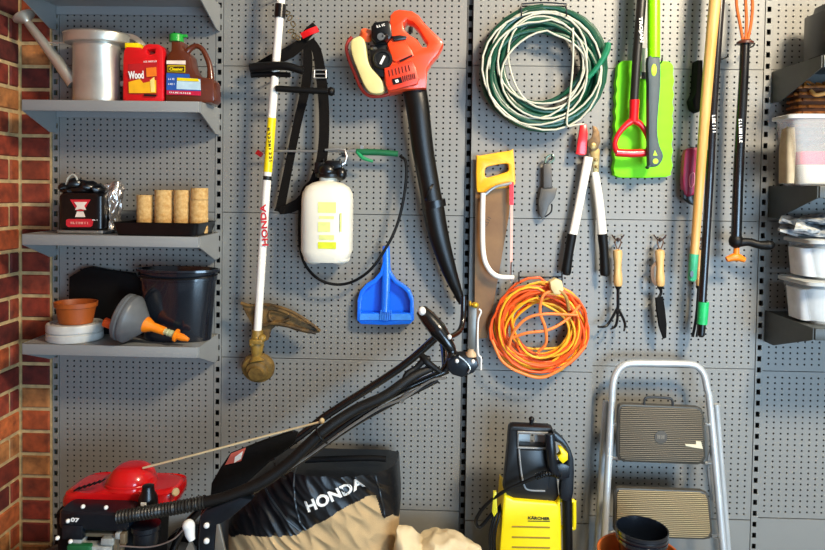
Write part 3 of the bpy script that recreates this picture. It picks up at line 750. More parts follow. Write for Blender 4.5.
part('fuel_cap', B().lathe([(0, -.01), (6.5*k, -.01), (6.5*k, .012), (5.8*k, .016), (0, .016)], P(366, 36, .13), axis=(.3, -.6, .8), seg=16), M('orange_cap', 'f0602a', .4), t)
b = B().ptube([(352, 37, .12), (348, 42, .12), (346.5, 50, .12), (350, 62, .12), (355, 74, .12), (360, 86, .12), (366, 94, .12), (374, 96.5, .12), (386, 95, .12), (394, 90, .12)], 1.7, n=5, seg=10)
part('tank_guard', b, M('guard_red', 'a82a1c', .45), t)
bt = B().ptube([(413, 84, .1), (414.5, 90, .1), (418, 110, .1), (423, 150, .09), (430, 190, .08), (433.5, 210, .075), (439, 237, .07), (449, 270, .06), (458, 293, .05), (462, 303, .045)], [11.5, 12.2, 11.6, 10.8, 10.3, 11.2, 10.2, 7.6, 4.6, 3.6], n=6, seg=24, flat=.75)
tb = part('blower_tube', bt, M('tube_black', '0a0908', .35, 0, .1, 20, spec=.4), t)
b = B().ptube([(428.5, 191, .08), (430.6, 192, .08)], [11.2, 11.2], seg=24)
b.ptube([(433.5, 200, .078), (434.5, 207, .076)], [11.8, 12], seg=24, flat=.75)
part('tube_collar', b, BLACK, tb)
hook(411, 30, .06, 'steel peg inside the orange leaf blower handle'); hook(424, 110, .05, 'steel peg behind the black leaf blower tube')

# ================================================================== LAWN MOWER
md = .34
t = thing('lawn_mower', 'lawn mower with glossy red engine cover and folded black handle', 'lawn mower', onz(125, 550, md, 0))
RED = M('mower_red', 'c80d12', .22, 0, .05, 10, coat=.6); k = S(md)
def zy(y, x=125, d=md): return P(x, y, d).z
def sec(y, xa, xb, ry, pw=3.5, cyd=md, d=None):
    d = cyd+ry*.8 if d is None else d
    z_ = (P(xa, y, d).z+P(xb, y, d).z)/2; a_, b_ = P(xa+3, y, cyd+ry*.5), P(xb-(7 if xb > 165 else 3), y, cyd+ry*.5); return (z_, (a_.x+b_.x)/2, -cyd, (b_.x-a_.x)/2, ry, pw)
fd = md+.06
b = B().stack([sec(511, 64, 180, .066, 6, md, fd), sec(508, 61.5, 181, .07, 6, md, fd), sec(502, 61.5, 184, .071, 6, md, fd), sec(496, 64, 184.5, .072, 5.5, md, fd), sec(492.5, 72, 184, .071, 5, md, fd), sec(489, 84, 182, .068, 4.5, md, md+.03), sec(485, 95, 181, .062, 3, md, md+.02), sec(481.8, 103, 178, .05, 3, md, md), sec(480.8, 110, 170, .035, 3, md, md-.01)], seg=64)
eng = part('engine_cover', b, RED, t, 'glossy red engine cover')
pr = [sec(494, 95, 155, .06, 2.4, md, md+.02)]
for y, xa, xb in ((488, 97, 154.5), (487, 98.5, 153.5), (485, 98.5, 153.5), (484, 99.5, 153), (482, 99.5, 153), (481, 101, 152.5), (479, 101, 152.5), (474, 105, 150.5), (470, 109, 147), (468, 113, 144), (467, 119, 139)):
    pr.append(sec(y, xa, xb, (xb-xa)/2*k*.9, 2.3, md, md+.02))
part('recoil_dome', B().stack(pr, seg=48), RED, eng)
b = B()
for i in range(6): b.ptube([(74+i*5, 491-i*1.6, md+.066), (80+i*5, 487-i*1.6, md+.045)], .9, seg=6)
part('cooling_fin', b, BLACK, eng)
part('badge', B().lathe([(0, 0), (4*k, 0), (3.5*k, .004), (0, .005)], P(175.5, 492, md+.066), axis=(.75, -.62, .15), seg=20), M('badge_cream', 'd8c49a', .4, .3), eng)
bd_ = md+.125
b = B().stack([sec(527, 58, 134, .038, 5, bd_-.02, bd_), sec(523, 57, 136, .042, 5, bd_-.02, bd_), sec(511, 57.5, 136, .042, 5, bd_-.02, bd_), sec(509, 60, 132, .038, 5, bd_-.02, bd_)], seg=48)
b.box(P(74, 531, md+.14), (20*k, .02, 14*k), bev=.004)
ac = part('air_filter_box', b, BLUEBLK, t)
part('marking', txtB('07', P(75, 520, md+.172), 4*k, 8*k, -4, .03), TEXTW, ac, smooth=False)
b = B()
for (x, y) in ((68, 521), (83, 506.5), (106, 507.5), (57.5, 538), (70.5, 541.5)): b.ell(P(x, y, md+.168), (2*k, .006, 2*k))
part('bolt', b, WHITEP, ac)
b = B().lathe([(0, 0), (9*k, 0), (9.5*k, .01), (8*k, .014), (8*k, .022), (9.5*k, .025), (8.8*k, .045), (6*k, .06), (5.5*k, .075), (0, .077)], onz(148, 510, md+.1, P(148, 513, md+.1).z), seg=28)
part('fuel_cap', b, BLACK, t)
part('cap_sticker', B().box(P(143.5, 504.5, md+.128), (5*k, .003, 3.5*k)), WHITEP, t)
b = B().lathe([(0, 0), (11*k, 0), (12*k, .012), (12*k, .035), (13.5*k, .04), (13.5*k, .052), (0, .054)], onz(146, 540, md+.12, P(146, 543, md+.12).z), seg=32)
part('fuel_bowl', b, BLUEBLK, t)
b = B()
random.seed(3)
for (x, y, w_, h_, dd) in ((90, 533, 50, 3.5, .12), (118, 542, 6, 18, .13), (124, 538, 5, 12, .14), (112, 547, 22, 8, .12)):
    b.box(P(x, y, md+dd), (w_*k, .02, h_*k), bev=.002)
part('linkage', b, M('link_tan', '8b7b62', .45, .5), t)
b = B(); 
for (x, y, w_, h_) in ((80, 539, 9, 10), (98, 548, 30, 9), (110, 539, 12, 7), (121, 533, 6, 6)): b.box(P(x, y, md+.13), (w_*k, .035, h_*k), bev=.003)
b.rough(.002, 80); part('carburettor', b, M('alloy_cast', 'b9bdb8', .35, .4, .3, 60), t)
part('governor_cover', B().box(P(80, 549, md+.15), (22*k, .02, 10*k), bev=.004), M('engine_green', '175c33', .4), t)
# engine block, deck and wheels below
b = B().stack([(.2, P(115, 550, md).x, -md, .13, .1, 4), (P(115, 514, md+.06).z, P(115, 550, md).x, -md, .14, .1, 4), (P(115, 510, md+.06).z, P(118, 550, md).x, -md, .14, .062, 4)], seg=32)
part('engine_block', b, BLACKM, t)
mxc = P(120, 550, md).x-.07
part('deck', B().stack([(.07, mxc, -md, .25, .24, 5), (.1, mxc, -md, .26, .25, 5), (.16, mxc, -md, .25, .24, 5), (.19, mxc, -md, .2, .17, 4), (.205, mxc, -md, .18, .16, 4)], seg=48), M('deck_grey', '3a3c3e', .5), t)
for sx in (-1, 1):
    for sy in (-1, 1):
        part('wheel', B().lathe([(.02, -.02), (.085, -.02), (.095, -.015), (.095, .015), (.085, .02), (.02, .02)], (mxc+sx*.18, -md+sy*.275, .0955), axis=(0, 1, 0), seg=32), RUBBER, t)
# handle tubes
BT = M('tube_gloss_black', '0b0b0c', .22, 0, .1, 10, coat=.4)
b = B().ptube([(441, 333, .16), (400, 368, .17), (330, 413, .18), (300, 436, .19), (240, 478, .22), (190, 520, .25), (170, 560, .27), (165, 600, .28)], 4, n=4, seg=16)
part('rear_handle_tube', b, BT, t)
b = B().ptube([(448, 370, .34), (400, 391, .36), (360, 414, .38), (322, 441, .4), (285, 465, .42), (250, 489, .44), (213, 503, .45), (203, 520, .46), (200, 560, .47), (198, 600, .48)], 3.6, n=5, seg=16)
part('front_handle_tube', b, BT, t)
b = B()
hp = sm(PP([(432, 368, .38), (412, 377, .4), (385, 396, .42), (355, 410, .43), (322, 432, .45), (290, 462, .46), (262, 482, .47), (230, 496, .48), (205, 502, .485), (180, 507, .49), (150, 512, .49), (118, 517, .49)]), 8)
rr = [7*S(.45)]*len(hp)
b.tube(hp, [(3.6+1.9*min(1, i/12)+.9*max(0, min(1, (i-30)/16))-.9*max(0, min(1, (i-50)/12)))*S(.45) for i in range(len(hp))], seg=18)
hs_ = part('cable_sleeve', b, M('sleeve_brown_black', '0c0a08', .5, 0, .2, 60, bump=.5, bscale=400, spec=.3), t)
b = B(); tail = hp[int(len(hp)*.72):]
dense = []
for a_, b_ in zip(tail, tail[1:]):
    for j in range(6): dense.append(a_.lerp(b_, j/6))
L_ = 0; rl = []
for i, p_ in enumerate(dense):
    if i: L_ += (p_-dense[i-1]).length
    rl.append((6.3+.8*math.sin(L_*2*PI/.0088))*S(.45))
b.tube(dense, rl, seg=18)
part('corrugated_hose', b, M('corrugated_grey_black', '1a1815', .4), t)
b = B()
for (x, y) in ((322, 434), (281, 469)):
    p_ = P(x, y, .45); q = P(x+5, y+7, .45)-P(x-5, y-7, .45); q.normalize()
    part('cable_tie', B().tube([p_-q*9*k+Vector((0, -.01, 0)), p_+Vector((0, -.026, 0)), p_+q*9*k+Vector((0, -.01, 0))], .003, n=4, seg=8), RUBBER, t)

b = B().ptube([(446, 378, .4), (430, 381, .4), (404, 398, .41), (380, 408, .41), (348, 428, .42), (310, 455, .43), (270, 481, .44), (235, 500, .46)], 1.3, n=5, seg=8)
b.ptube([(400, 402, .4), (405, 396, .4), (413, 392, .4)], [2.6, 3, 2], n=3)
part('control_cable', b, M('cable_silver', '9a9a98', .3, .8), t)
b = B().ptube([(438, 380, .37), (395, 402, .38), (352, 426, .39), (300, 462, .41), (250, 494, .43)], 2.6, n=4, seg=12)
part('control_rod', b, BT, t)
b = B().ptube([(430, 358, .38), (424, 360, .385), (416, 368, .39), (407, 374, .4), (402, 384, .41)], [2.6, 3.4, 3, 3, 2.2], n=4, seg=10)
b.ptube([(422, 356, .38), (427, 362, .39), (440, 372, .38)], [3.5, 3.5, 3], n=3)
part('cable_loop', b, RUBBER, t)
# upper grip and levers
b = B().ptube([(421, 310, .3), (428, 318, .31), (438, 330, .32), (447, 342, .33), (452, 352, .33), (450, 362, .34), (444, 371, .34)], [6, 8, 9, 6, 4.6, 4.6, 4.6], n=5, seg=16)
gp = part('grip_lever', b, BT, t)
part('grip_cap', B().ell(P(422, 311, .325), (4*k, .014, 4.4*k)), WHITEP, gp)
part('pivot_cap', B().ell(P(449.5, 337, .345), (2.2*k, .006, 2.6*k)), WHITEP, gp)
b = B().ptube([(441, 339, .3), (452, 336, .22), (460, 330, .16), (463, 318, .13), (463.5, 296, .12)], 2.8, n=5, seg=12)
b.ptube([(441, 336, .3), (441, 334, .22), (441, 333, .16)], 3.4, seg=12)
b.ptube([(445, 366, .34), (444, 352, .28), (442, 340, .2), (441, 334, .16)], 3.2, n=4, seg=12)
part('crossbar', b, BT, t)
b = B().prism([(448, 361), (456, 356), (468, 356), (477, 360), (479, 366), (474, 373), (462, 378), (452, 375), (447, 369)], .37, .31, bev=.006)
jb = part('control_box', b, BLUEBLK, t)
b = B()
for (x, y) in ((457, 361), (473, 361.5)): part('box_screw', B().ell(P(x, y, .372), (2*k, .006, 2.2*k)), WHITEP, jb)
part('box_bridge', B().ptube([(459, 356, .378), (466, 362, .378), (470, 368, .378), (468, 373, .378)], .9, n=4), STEEL, jb)
b = B().prism([(469, 306), (477, 307), (476, 352), (468.5, 351)], .36, .345, bev=.002)
lv = part('drive_lever', b, M('lever_grey', '77756f', .4, .6), t)
b = B().ell(P(475, 305, .36), (4*k, .012, 3*k)); b.ell(P(470, 303.5, .36), (1.6*k, .01, 3*k))
part('lever_tip', b, M('brass_yellow', 'c7a02c', .35, .5), lv)
part('lever_boot', B().lathe([(0, 0), (6*k, 0), (5*k, .01), (3.2*k, .016), (3*k, .02), (0, .02)], P(471, 356, .355), seg=16), M('boot_tan', 'b89a78', .5), lv)
b = B().ptube([(479, 309, .365), (481, 312, .365), (478, 322, .365), (478, 352, .365), (481, 358, .365), (481, 370, .365)], .9, n=5, seg=8)
part('lever_cable', b, WHITEP, lv)
# lower bracket
b = B().prism([(200, 516), (205, 511), (218, 506), (240, 498), (252, 500), (228, 520), (216, 526), (214, 545), (214, 570), (200, 570), (199, 540)], .5, .47, bev=.003)
br = part('handle_bracket', b, BLUEBLK, t)
b = B()
for (x, y) in ((206.5, 525.5), (206.5, 541)): b.ell(P(x, y, .503), (2.8*k, .007, 2.8*k))
part('bracket_bolt', b, WHITEP, br)
part('support_bar', B().prism([(216.5, 524), (219, 524), (226, 556), (214, 556)], .5, .49, bev=.001), M('alloy_bar', '9a9488', .35, .6), t)
b = B().ptube([(189, 526, .5), (190, 534, .5), (192, 540, .5)], [6, 5, 3.4], n=4, seg=16); b.ell(P(188.5, 525.5, .5), (5.8*k, .016, 5.6*k))
part('wing_knob', b, WHITEP, t)
part('lock_plate', B().prism([(190, 540), (198, 558), (182, 558)], .49, .48), M('alloy_bar', '9a9488'), t)
part('throttle_wire', B().ptube([(120, 546, .5), (150, 547, .5), (172, 540, .5), (184, 529, .5)], .8, n=5), STEEL, t)
# pull cord
b = B().ptube([(143, 468, .36), (200, 453.5, .38), (262, 437, .39), (322, 421.5, .42)], 1.1, n=3, seg=10); b.ell(P(322, 421, .42), (2.5*k, .008, 3*k))
part('pull_cord', b, M('pale_rope', 'c9b48c', .8), t)
# rear flap
b = B().prism([(211, 484), (220, 468), (229, 455), (262, 442), (292, 432), (297, 434), (294, 444), (270, 462), (246, 484), (226, 494), (210, 496)], .33, .305, bev=.006)
fp = part('discharge_flap', b, BLACKM, t)
part('flap_rib', B().ptube([(212, 494, .325), (224, 478, .325), (250, 468, .325), (275, 458, .325)], 1.6, n=4), BLACK, fp)
part('warning_sticker', B().prism([(225, 465), (231, 453.5), (246, 447.5), (241, 461)], .3315, .33), M('sticker_red', 'b8584a', .5), fp)
part('sticker_text', B().prism([(235, 457), (243, 451), (241, 459), (234, 463)], .3325, .3315), WHITEP, fp)

# ================================================================== GRASS BAG
t = thing('grass_bag', 'black and tan fabric grass catcher bag with white lettering', 'grass bag', onz(310, 550, .2, 0))
edge = [(452, 304, 386), (456, 298, 390), (465, 285, 394), (480, 262, 396), (495, 243, 397), (510, 228, 398), (525, 217, 398), (550, 213, 396), (585, 213, 395), (640, 214, 394)]
BDF = .27
ew = [(P(a_, y, BDF), P(b_, y, BDF)) for y, a_, b_ in edge]
ew[0] = (P(302, 452.5, .1), P(388, 452.5, .1)); ew[1] = (P(297, 456, .12), P(390, 456, .12))
zt_, zb_ = ew[0][0].z, .003
print('bag', [round(e[0].z, 3) for e in ew])
def edges(z):
    for (a0, b0), (a1, b1) in zip(ew, ew[1:]):
        if a1.z <= z <= a0.z+1e-6:
            u = (a0.z-z)/(a0.z-a1.z); return a0.x+(a1.x-a0.x)*u, b0.x+(b1.x-b0.x)*u
    return ew[-1][0].x, ew[-1][1].x
def bagy(x, z):
    xa, xb = edges(min(max(z, zb_), zt_)); u = (x-xa)/(xb-xa); u = min(max(u, 0), 1)
    v = (zt_-z)/(zt_-zb_)
    e = min(1, (4*u*(1-u))**.45)*min(1, (v*60)**.5 if v > 0 else 0)
    fold = .010*noise.noise(Vector((x*9+z*5, z*4, 1)))+.006*(1-abs(noise.noise(Vector((x*24+z*20, z*12, 7)))*2.2))
    return -(.1+.155*e+fold*e*1.5)
tanpoly = [(226, 552), (234, 545), (265, 541), (296, 537), (320, 524), (343, 511), (360, 505), (374, 503), (377, 515), (381, 530), (391, 531), (399, 545), (400, 700), (200, 700), (214, 556)]
tw = [(P(x, y, .27).x, P(x, y, .27).z) for x, y in tanpoly]
def inside(x, z, pl=tw):
    r = False; n = len(pl)
    for i in range(n):
        (xa, za), (xb, zb2) = pl[i], pl[i-1]
        if (za > z) != (zb2 > z) and x < (xb-xa)*(z-za)/(zb2-za)+xa: r = not r
    return r
NU, NV = 170, 170
bk, tn_ = B(), B()
grid = []
for j in range(NV+1):
    v = j/NV; z = zt_-(zt_-zb_)*v; xa, xb = edges(z)
    grid.append([(xa+(xb-xa)*i/NU, z) for i in range(NU+1)])
vb = {}; 
def gv(Bd, dct, key, co):
    if key not in dct: dct[key] = Bd.bm.verts.new(co)
    return dct[key]
dk, dt = {}, {}
for j in range(NV):
    for i in range(NU):
        q = [(j, i), (j, i+1), (j+1, i+1), (j+1, i)]
        xm = sum(grid[a_][b_][0] for a_, b_ in q)/4; zm = sum(grid[a_][b_][1] for a_, b_ in q)/4
        tan = inside(xm, zm)
        Bd, dc = (tn_, dt) if tan else (bk, dk)
        vs = [gv(Bd, dc, ('f', a_, b_), Vector((grid[a_][b_][0], bagy(*grid[a_][b_]), grid[a_][b_][1]))) for a_, b_ in q]
        Bd.bm.faces.new(vs)
        vs = [gv(Bd, dc, ('b', a_, b_), Vector((grid[a_][b_][0], -.06-.02*(0 if b_ in (0, NU) else 0), grid[a_][b_][1]))) for a_, b_ in q]
        if i % 1 == 0: Bd.bm.faces.new(vs[::-1])
# side, top and bottom strips close the bag
def strip(keys, Bd, dc):
    for a_, b_ in zip(keys, keys[1:]):
        ks = [('f',)+a_, ('f',)+b_, ('b',)+b_, ('b',)+a_]
        if all(x in dc for x in ks):
            try: Bd.bm.faces.new([dc[x] for x in ks])
            except ValueError: pass
for Bd, dc in ((bk, dk), (tn_, dt)):
    strip([(j, 0) for j in range(NV+1)], Bd, dc); strip([(j, NU) for j in range(NV+1)], Bd, dc)
    strip([(0, i) for i in range(NU+1)], Bd, dc); strip([(NV, i) for i in range(NU+1)], Bd, dc)
part('black_cover', bk, M('bag_black_vinyl', '0b0e12', .38, 0, .3, 12, bump=.25, bscale=90), t)
part('tan_fabric', tn_, M('tan_canvas', 'bc9f74', .9, 0, .12, 15, bump=.5, bscale=500), t, 'tan canvas lower part')
pc = P(334, 496.5, .27)
ptext(t, 'HONDA', 334, 496.5, .27, 12, 62, 23, TEXTW, .035, fn=bagy)
for pl_ in (((292, 474), (293, 495), (298, 520), (305, 532)), ((258, 495), (275, 512), (298, 533)), ((374, 482), (377, 495), (381, 515), (383, 530))):
    pv = sm([(x, y, 0) for x, y in pl_], 10)
    part('seam_piping', B().tube([Vector((P(v.x, v.y, .27).x, bagy(P(v.x, v.y, .27).x, P(v.x, v.y, .27).z)-.001, P(v.x, v.y, .27).z)) for v in pv], .004, seg=8), M('piping_black', '1c2126', .35), t)
b = B().tube([Vector((P(x, y, .2).x, -.2, P(x, y, .2).z)) for x, y in ((305, 460), (330, 459), (370, 458), (386, 459))], .009, n=6, seg=14)
part('frame_bar', b, BLACKM, t)

# dust sheet
c = onz(438, 550, .24, 0)
b = B(); zt2 = P(443, 529, .3).z
nu, nv = 90, 50; vs = []; fs = []
def ridge(px):
    pts = [(394, 560), (398, 519), (404, 520), (421, 536), (432, 530), (443, 528), (455, 530), (463, 534), (478, 540), (483, 556)]
    for (a_, ya), (b_, yb_) in zip(pts, pts[1:]):
        if a_ <= px <= b_: return ya+(yb_-ya)*(px-a_)/(b_-a_)
    return 556
for i in range(nu+1):
    px = 395+88*i/nu; top_ = P(px, ridge(px)+3, .2); 
    for j in range(nv+1):
        v = j/nv; an = PI*v
        u = math.sin(PI*min(max(i/nu, .02), .98))**.4
        y = -.21+.13*u*math.cos(an) if True else 0
        z = max(.002, top_.z*(math.sin(an)**.55))
        q = Vector((top_.x, -.22-(.15*u*math.cos(PI-an)), z))
        n_ = noise.noise_vector(q*14)*.016+noise.noise_vector(q*40)*.006
        q += n_*(1 if 0 < j < nv else 0); q.z = max(q.z, .002); vs.append(q)
for i in range(nu):
    for j in range(nv): fs.append((i*(nv+1)+j, i*(nv+1)+j+1, (i+1)*(nv+1)+j+1, (i+1)*(nv+1)+j))
fs.append(tuple(range(nv+1))); fs.append(tuple(nu*(nv+1)+j for j in range(nv+1)))
b.add(vs, fs)
single('dust_sheet', b, M('cream_cloth', 'd9c6a0', .9, 0, .1, 15, bump=.4, bscale=300), 'crumpled cream dust sheet heaped right of the grass bag', 'cloth')

# ================================================================== HOSE COIL
def coil(cx_, cy_, loops, r, d0, wob, seg=10, seed=1, tails=()):
    """loops: (rx, ry, dx, dy, d) in pixels: one continuous winding"""
    random.seed(seed); pts = []
    N = 28
    for li, L in enumerate(loops):
        nx_ = loops[min(li+1, len(loops)-1)]
        for j in range(N):
            u = j/N; a_ = 2*PI*u+PI/2
            m_ = [L[q]*(1-u)+nx_[q]*u for q in range(5)]
            ph = li*1.7
            wx = wob*math.sin(2*a_+ph)+wob*.6*math.sin(3*a_+ph*2.1)
            pts.append(P(cx_+m_[2]+(m_[0]+wx)*math.cos(a_), cy_+m_[3]-(m_[1]+wx)*math.sin(a_), m_[4]))
    return pts
HG = M('hose_green', '0a4430', .3, 0, .15, 30); HW = M('cable_pale', 'bfbfae', .4)
t = thing('garden_hose', 'coiled dark green garden hose hanging on a wire hook', 'hose', P(543, 130, .05))
random.seed(11)
loops = [(62, 62, 0, 0, .045), (60, 60, 2, 1, .06), (60, 58, -2, 4, .075), (54, 56, 1, 0, .05), (55, 50, -3, 6, .09), (47, 51, 3, -2, .06), (50, 47, -4, 4, .075), (44, 48, -2, 0, .05), (43, 43, 5, 3, .09), (52, 54, 4, 5, .1), (56, 57, -1, 2, .1), (41, 41, -3, -8, .06), (38, 45, 3, -6, .09), (49, 44, -2, 9, .1), (58, 52, -1, 8, .105), (61, 60, 1, 1, .07)]
pts = coil(543, 67, loops, 2, .05, 1.8)
part('hose_winding', B().tube(pts, 2.3*s0, seg=10), HG, t)
e_ = PP([(588, 78, .1), (598, 66, .11), (606, 52, .11), (608, 43, .11)])
part('hose_end', B().tube(e_, [2.5*s0, 2.6*s0, 3.4*s0, 3*s0], n=4), M('hose_end_green', '12704c', .35), t)
b = B().tube([e_[-1], e_[-1]+Vector((.004, -.002, .008)), e_[-1]+Vector((.008, 0, .009))], .003); part('hose_connector', b, STEEL, t)
t = thing('pale_cable', 'thin pale cable wound through the green hose coil', 'cable', P(543, 120, .08))
loops = [(50, 57, -6, -2, .1), (44, 50, -1, -5, .112), (36, 43, 1, -8, .105), (42, 40, 4, 6, .112), (52, 50, -4, 4, .115), (58, 61, 0, 3, .112)]
part('cable_winding', B().tube(coil(543, 67, loops, 1, .1, 2.2), .95*s0, seg=8), HW, t)
part('cable_tail', B().ptube([(573, 28, .115), (573, 62, .12), (570, 95, .12), (567, 118, .12), (568, 126, .12), (575, 125, .12), (584, 124, .11)], 1, n=5, seg=8), HW, t)
b = B()
for x in (521.5, 566.5):
    b.tube(PP([(x, 6, .002), (x, 9, .06), (x, 16, .125), (x, 10, .14), (x, 4, .14)]), .0022, n=4, seg=8)
b.ptube([(521.5, 4, .14), (544, 2.5, .14), (566.5, 4, .14)], .8, n=3, seg=8); b.tube(PP([(521.5, 6, .0235), (566.5, 6, .0235)]), .0018, seg=6)
single('hose_hook', b, HK, 'double wire hook carrying the green hose coil', 'hook')

# ================================================================== SAWS
BD = .02
t = thing('handsaw', 'brown bladed handsaw with yellow plastic handle', 'saw', P(492, 330, .03))
hh = [(476.5, 158), (480, 155.5), (510, 150.5), (513.5, 151), (515.5, 180), (514, 185), (506, 188), (495, 189), (486, 192), (479, 192.5), (476.5, 188)]
hh_ = [(485.5, 168.5), (490, 166), (506, 163.5), (508.5, 165.5), (508.5, 170.5), (505, 172.5), (488, 177.5), (485, 175)]
part('handle', B().prism(hh, .058, .034, bev=.004, holes=[hh_], smooth=2), M('saw_yellow', 'f4b01e', .35), t)
part('blade', B().prism([(475.5, 186), (512, 181), (509, 215), (501, 262), (491, 318), (487, 338), (474.5, 339)], .046, .044), M('blade_brown', '5e3a18', .4, .3, .25, 8, col2='8a6234'), t)
marks(t, 5, 487, 222, .0465, 4, 12, 62, M('print_brown', '3a2612', .5))
hook(497, 165, .05, 'steel peg through the yellow handsaw handle')
t = thing('hacksaw', 'white tubular frame bow saw hanging over the brown handsaw', 'saw', P(498, 278, .07))
part('frame', B().ptube([(483, 193, .075), (482.5, 220, .08), (483, 250, .08), (487, 266, .08), (497, 276, .08), (514, 277.5, .08)], [2.6, 2.6, 2.6, 2.6, 2.6, 2.2], n=5, seg=14), WHITEM, t)
b = B().ribbon(PP([(511.5, 182, .075), (511.5, 205, .075)]), 4*s0, .004, n=2); part('blade_guard', b, REDP, t, 'red blade clip')
part('blade', B().prism([(510.5, 205), (513, 205), (512.5, 281), (510, 281)], .077, .0755), M('saw_blade_pink', 'd8a08c', .4, .3), t)
b = B().ptube([(512, 262, .08), (511.5, 283, .08)], 1, seg=8); b.ptube([(483, 196, .075), (495, 187, .074), (511.5, 183, .074)], 1.6, n=4)
part('tension_screw', b, STEEL, t)

# grey planter
t = thing('bulb_dibber', 'small grey hand tool with flared tip hanging beside the saws', 'hand tool', P(548, 219, .05))
b = B().prism([(543.5, 164), (551.5, 163), (552.5, 188), (543.5, 188)], .055, .033, bev=.003)
part('handle', b, M('grey_grip', '4a4846', .5), t)
part('blade', B().prism([(541, 188), (557.5, 188), (555, 198), (549, 206), (547, 213), (542.5, 220), (539.5, 214), (538.5, 202)], .05, .04, bev=.002), M('grey_steel', '4e4c49', .45, .3), t)
part('clip', B().ptube([(545, 163, .05), (547, 157, .05), (552, 155, .05), (554, 159, .05), (549, 164, .05)], 1.1, n=4), M('chrome_green', '8fa898', .25, .7), t)
b = B().ptube([(552, 205, .05), (551, 212, .05), (545, 217, .05)], .8, n=3); part('wire_guard', b, HK, t)
hook(549, 159, .05, 'steel peg holding the small grey hand tool')

# ================================================================== LOPPERS
t = thing('loppers', 'white handled loppers with black grips and red sheath', 'loppers', P(590, 275, .06))
part('left_arm', B().ptube([(588.5, 157, .06), (582, 190, .06), (574, 230, .06), (572, 236, .06)], [4.6, 4.2, 4.2, 4.2], n=3, seg=14, flat=.7), WHITEM, t)
part('right_arm', B().ptube([(595, 172, .055), (599, 200, .055), (602, 230, .055), (602.5, 236, .055)], [3.6, 4.2, 4.4, 4.4], n=3, seg=14, flat=.7), WHITEM, t)
part('left_grip', B().ptube([(572, 234, .06), (569, 252, .06), (566, 272, .06), (565.5, 275, .06)], [4.8, 4.4, 5, 3], n=3, seg=14), RUBBER, t)
part('right_grip', B().ptube([(602.3, 234, .055), (604, 252, .055), (605, 273, .055), (605, 276, .055)], [4.8, 4.4, 5, 3], n=3, seg=14), RUBBER, t)
RST = M('rusty_steel', '6a5236', .5, .6, .4, 40)
b = B().prism([(592.5, 125.5), (596.5, 127), (599.5, 132), (600.5, 142), (598, 149), (592, 151), (587.5, 146), (588, 141), (592, 137), (593, 131)], .07, .063, bev=.001)
part('blade', b, RST, t)
b = B().prism([(589, 146), (595, 145), (600, 150), (599, 172), (594, 174), (592, 160)], .062, .054, bev=.001)
for (x, y, r) in ((593, 146, 3.2), (596, 160, 1.5), (597, 167, 1.5)): b.lathe([(0, 0), (r*s0, 0), (r*s0, .004), (r*s0*.6, .006), (0, .006)], P(x, y, .069), axis=(0, -1, 0), seg=18)
part('pivot_plate', b, M('brass_worn', '9a8252', .4, .7), t)
part('sheath', B().prism([(580.5, 125), (586.5, 124), (588, 133), (586.5, 154), (583, 155.5), (576, 154)], .075, .06, bev=.003), REDP, t, 'red blade sheath')
hook(590, 176, .05, 'steel peg between the white lopper arms')

# ================================================================== EXTENSION CORD
t = thing('extension_cord', 'tangled coil of orange and yellow extension cord', 'extension cord', P(540, 380, .07))
CO = M('cord_orange', 'e8591a', .45); CY = M('cord_yellow', 'f2b022', .45)
random.seed(5)
def lp(n, seed, ds):
    random.seed(seed); r = []
    for i in range(n):
        f_ = random.uniform(0, 1); rx_ = 28+20*f_; r.append((rx_, rx_*random.uniform(.9, 1.04)-1, random.uniform(-5, 5)*(1.1-f_), random.uniform(-4, 6)*(1.15-f_)+1, ds+random.uniform(0, .06)))
    return r
part('orange_winding', B().tube(coil(540, 327, lp(16, 5, .045), 1, .1, 3.0), 1.25*s0, seg=8), CO, t)
part('yellow_winding', B().tube(coil(540, 327, lp(15, 9, .05), 1, .1, 3.0), 1.15*s0, seg=8), CY, t)
b = B().ptube([(553, 290, .12), (543, 296, .125), (540, 312, .125), (545, 327, .125), (546, 343, .12), (538, 352, .11)], 1.6, n=5, seg=8)
b.ptube([(509, 347, .11), (513, 333, .12), (526, 319, .125), (545, 314, .125), (578, 315, .11)], 1.5, n=5, seg=8)
b.ptube([(509, 339, .11), (527, 333, .12), (548, 330, .12), (566, 320, .11), (580, 305, .1)], 1.5, n=5, seg=8)
b.ptube([(492, 340, .1), (503, 362, .11), (524, 374, .11), (545, 377, .11), (570, 362, .11), (586, 345, .1)], 1.5, n=5, seg=8)
part('loose_turns', b, M('cord_light_orange', 'f0803a', .45), t)
b = B().prism([(550, 282), (556, 278.5), (562, 281), (564, 290), (560, 295), (554, 294), (551, 289)], .135, .1, bev=.004)
part('plug', b, M('plug_cream', 'd8c490', .5), t)
part('cord_tie', B().ptube([(559, 290, .13), (566, 297, .13), (569, 310, .12)], 1.8, n=3), M('tie_brown', 'a07a3a', .6), t)
b = B()
for x in (519, 562): b.tube(PP([(x, 277, .022), (x, 279, .06), (x, 282, .12), (x, 272, .13)]), .0022, n=4, seg=8)
b.tube(PP([(519, 277, .0235), (562, 277, .0235)]), .0018, seg=6)
single('cord_hook', b, HK, 'double wire hook carrying the orange cord coil', 'hook')

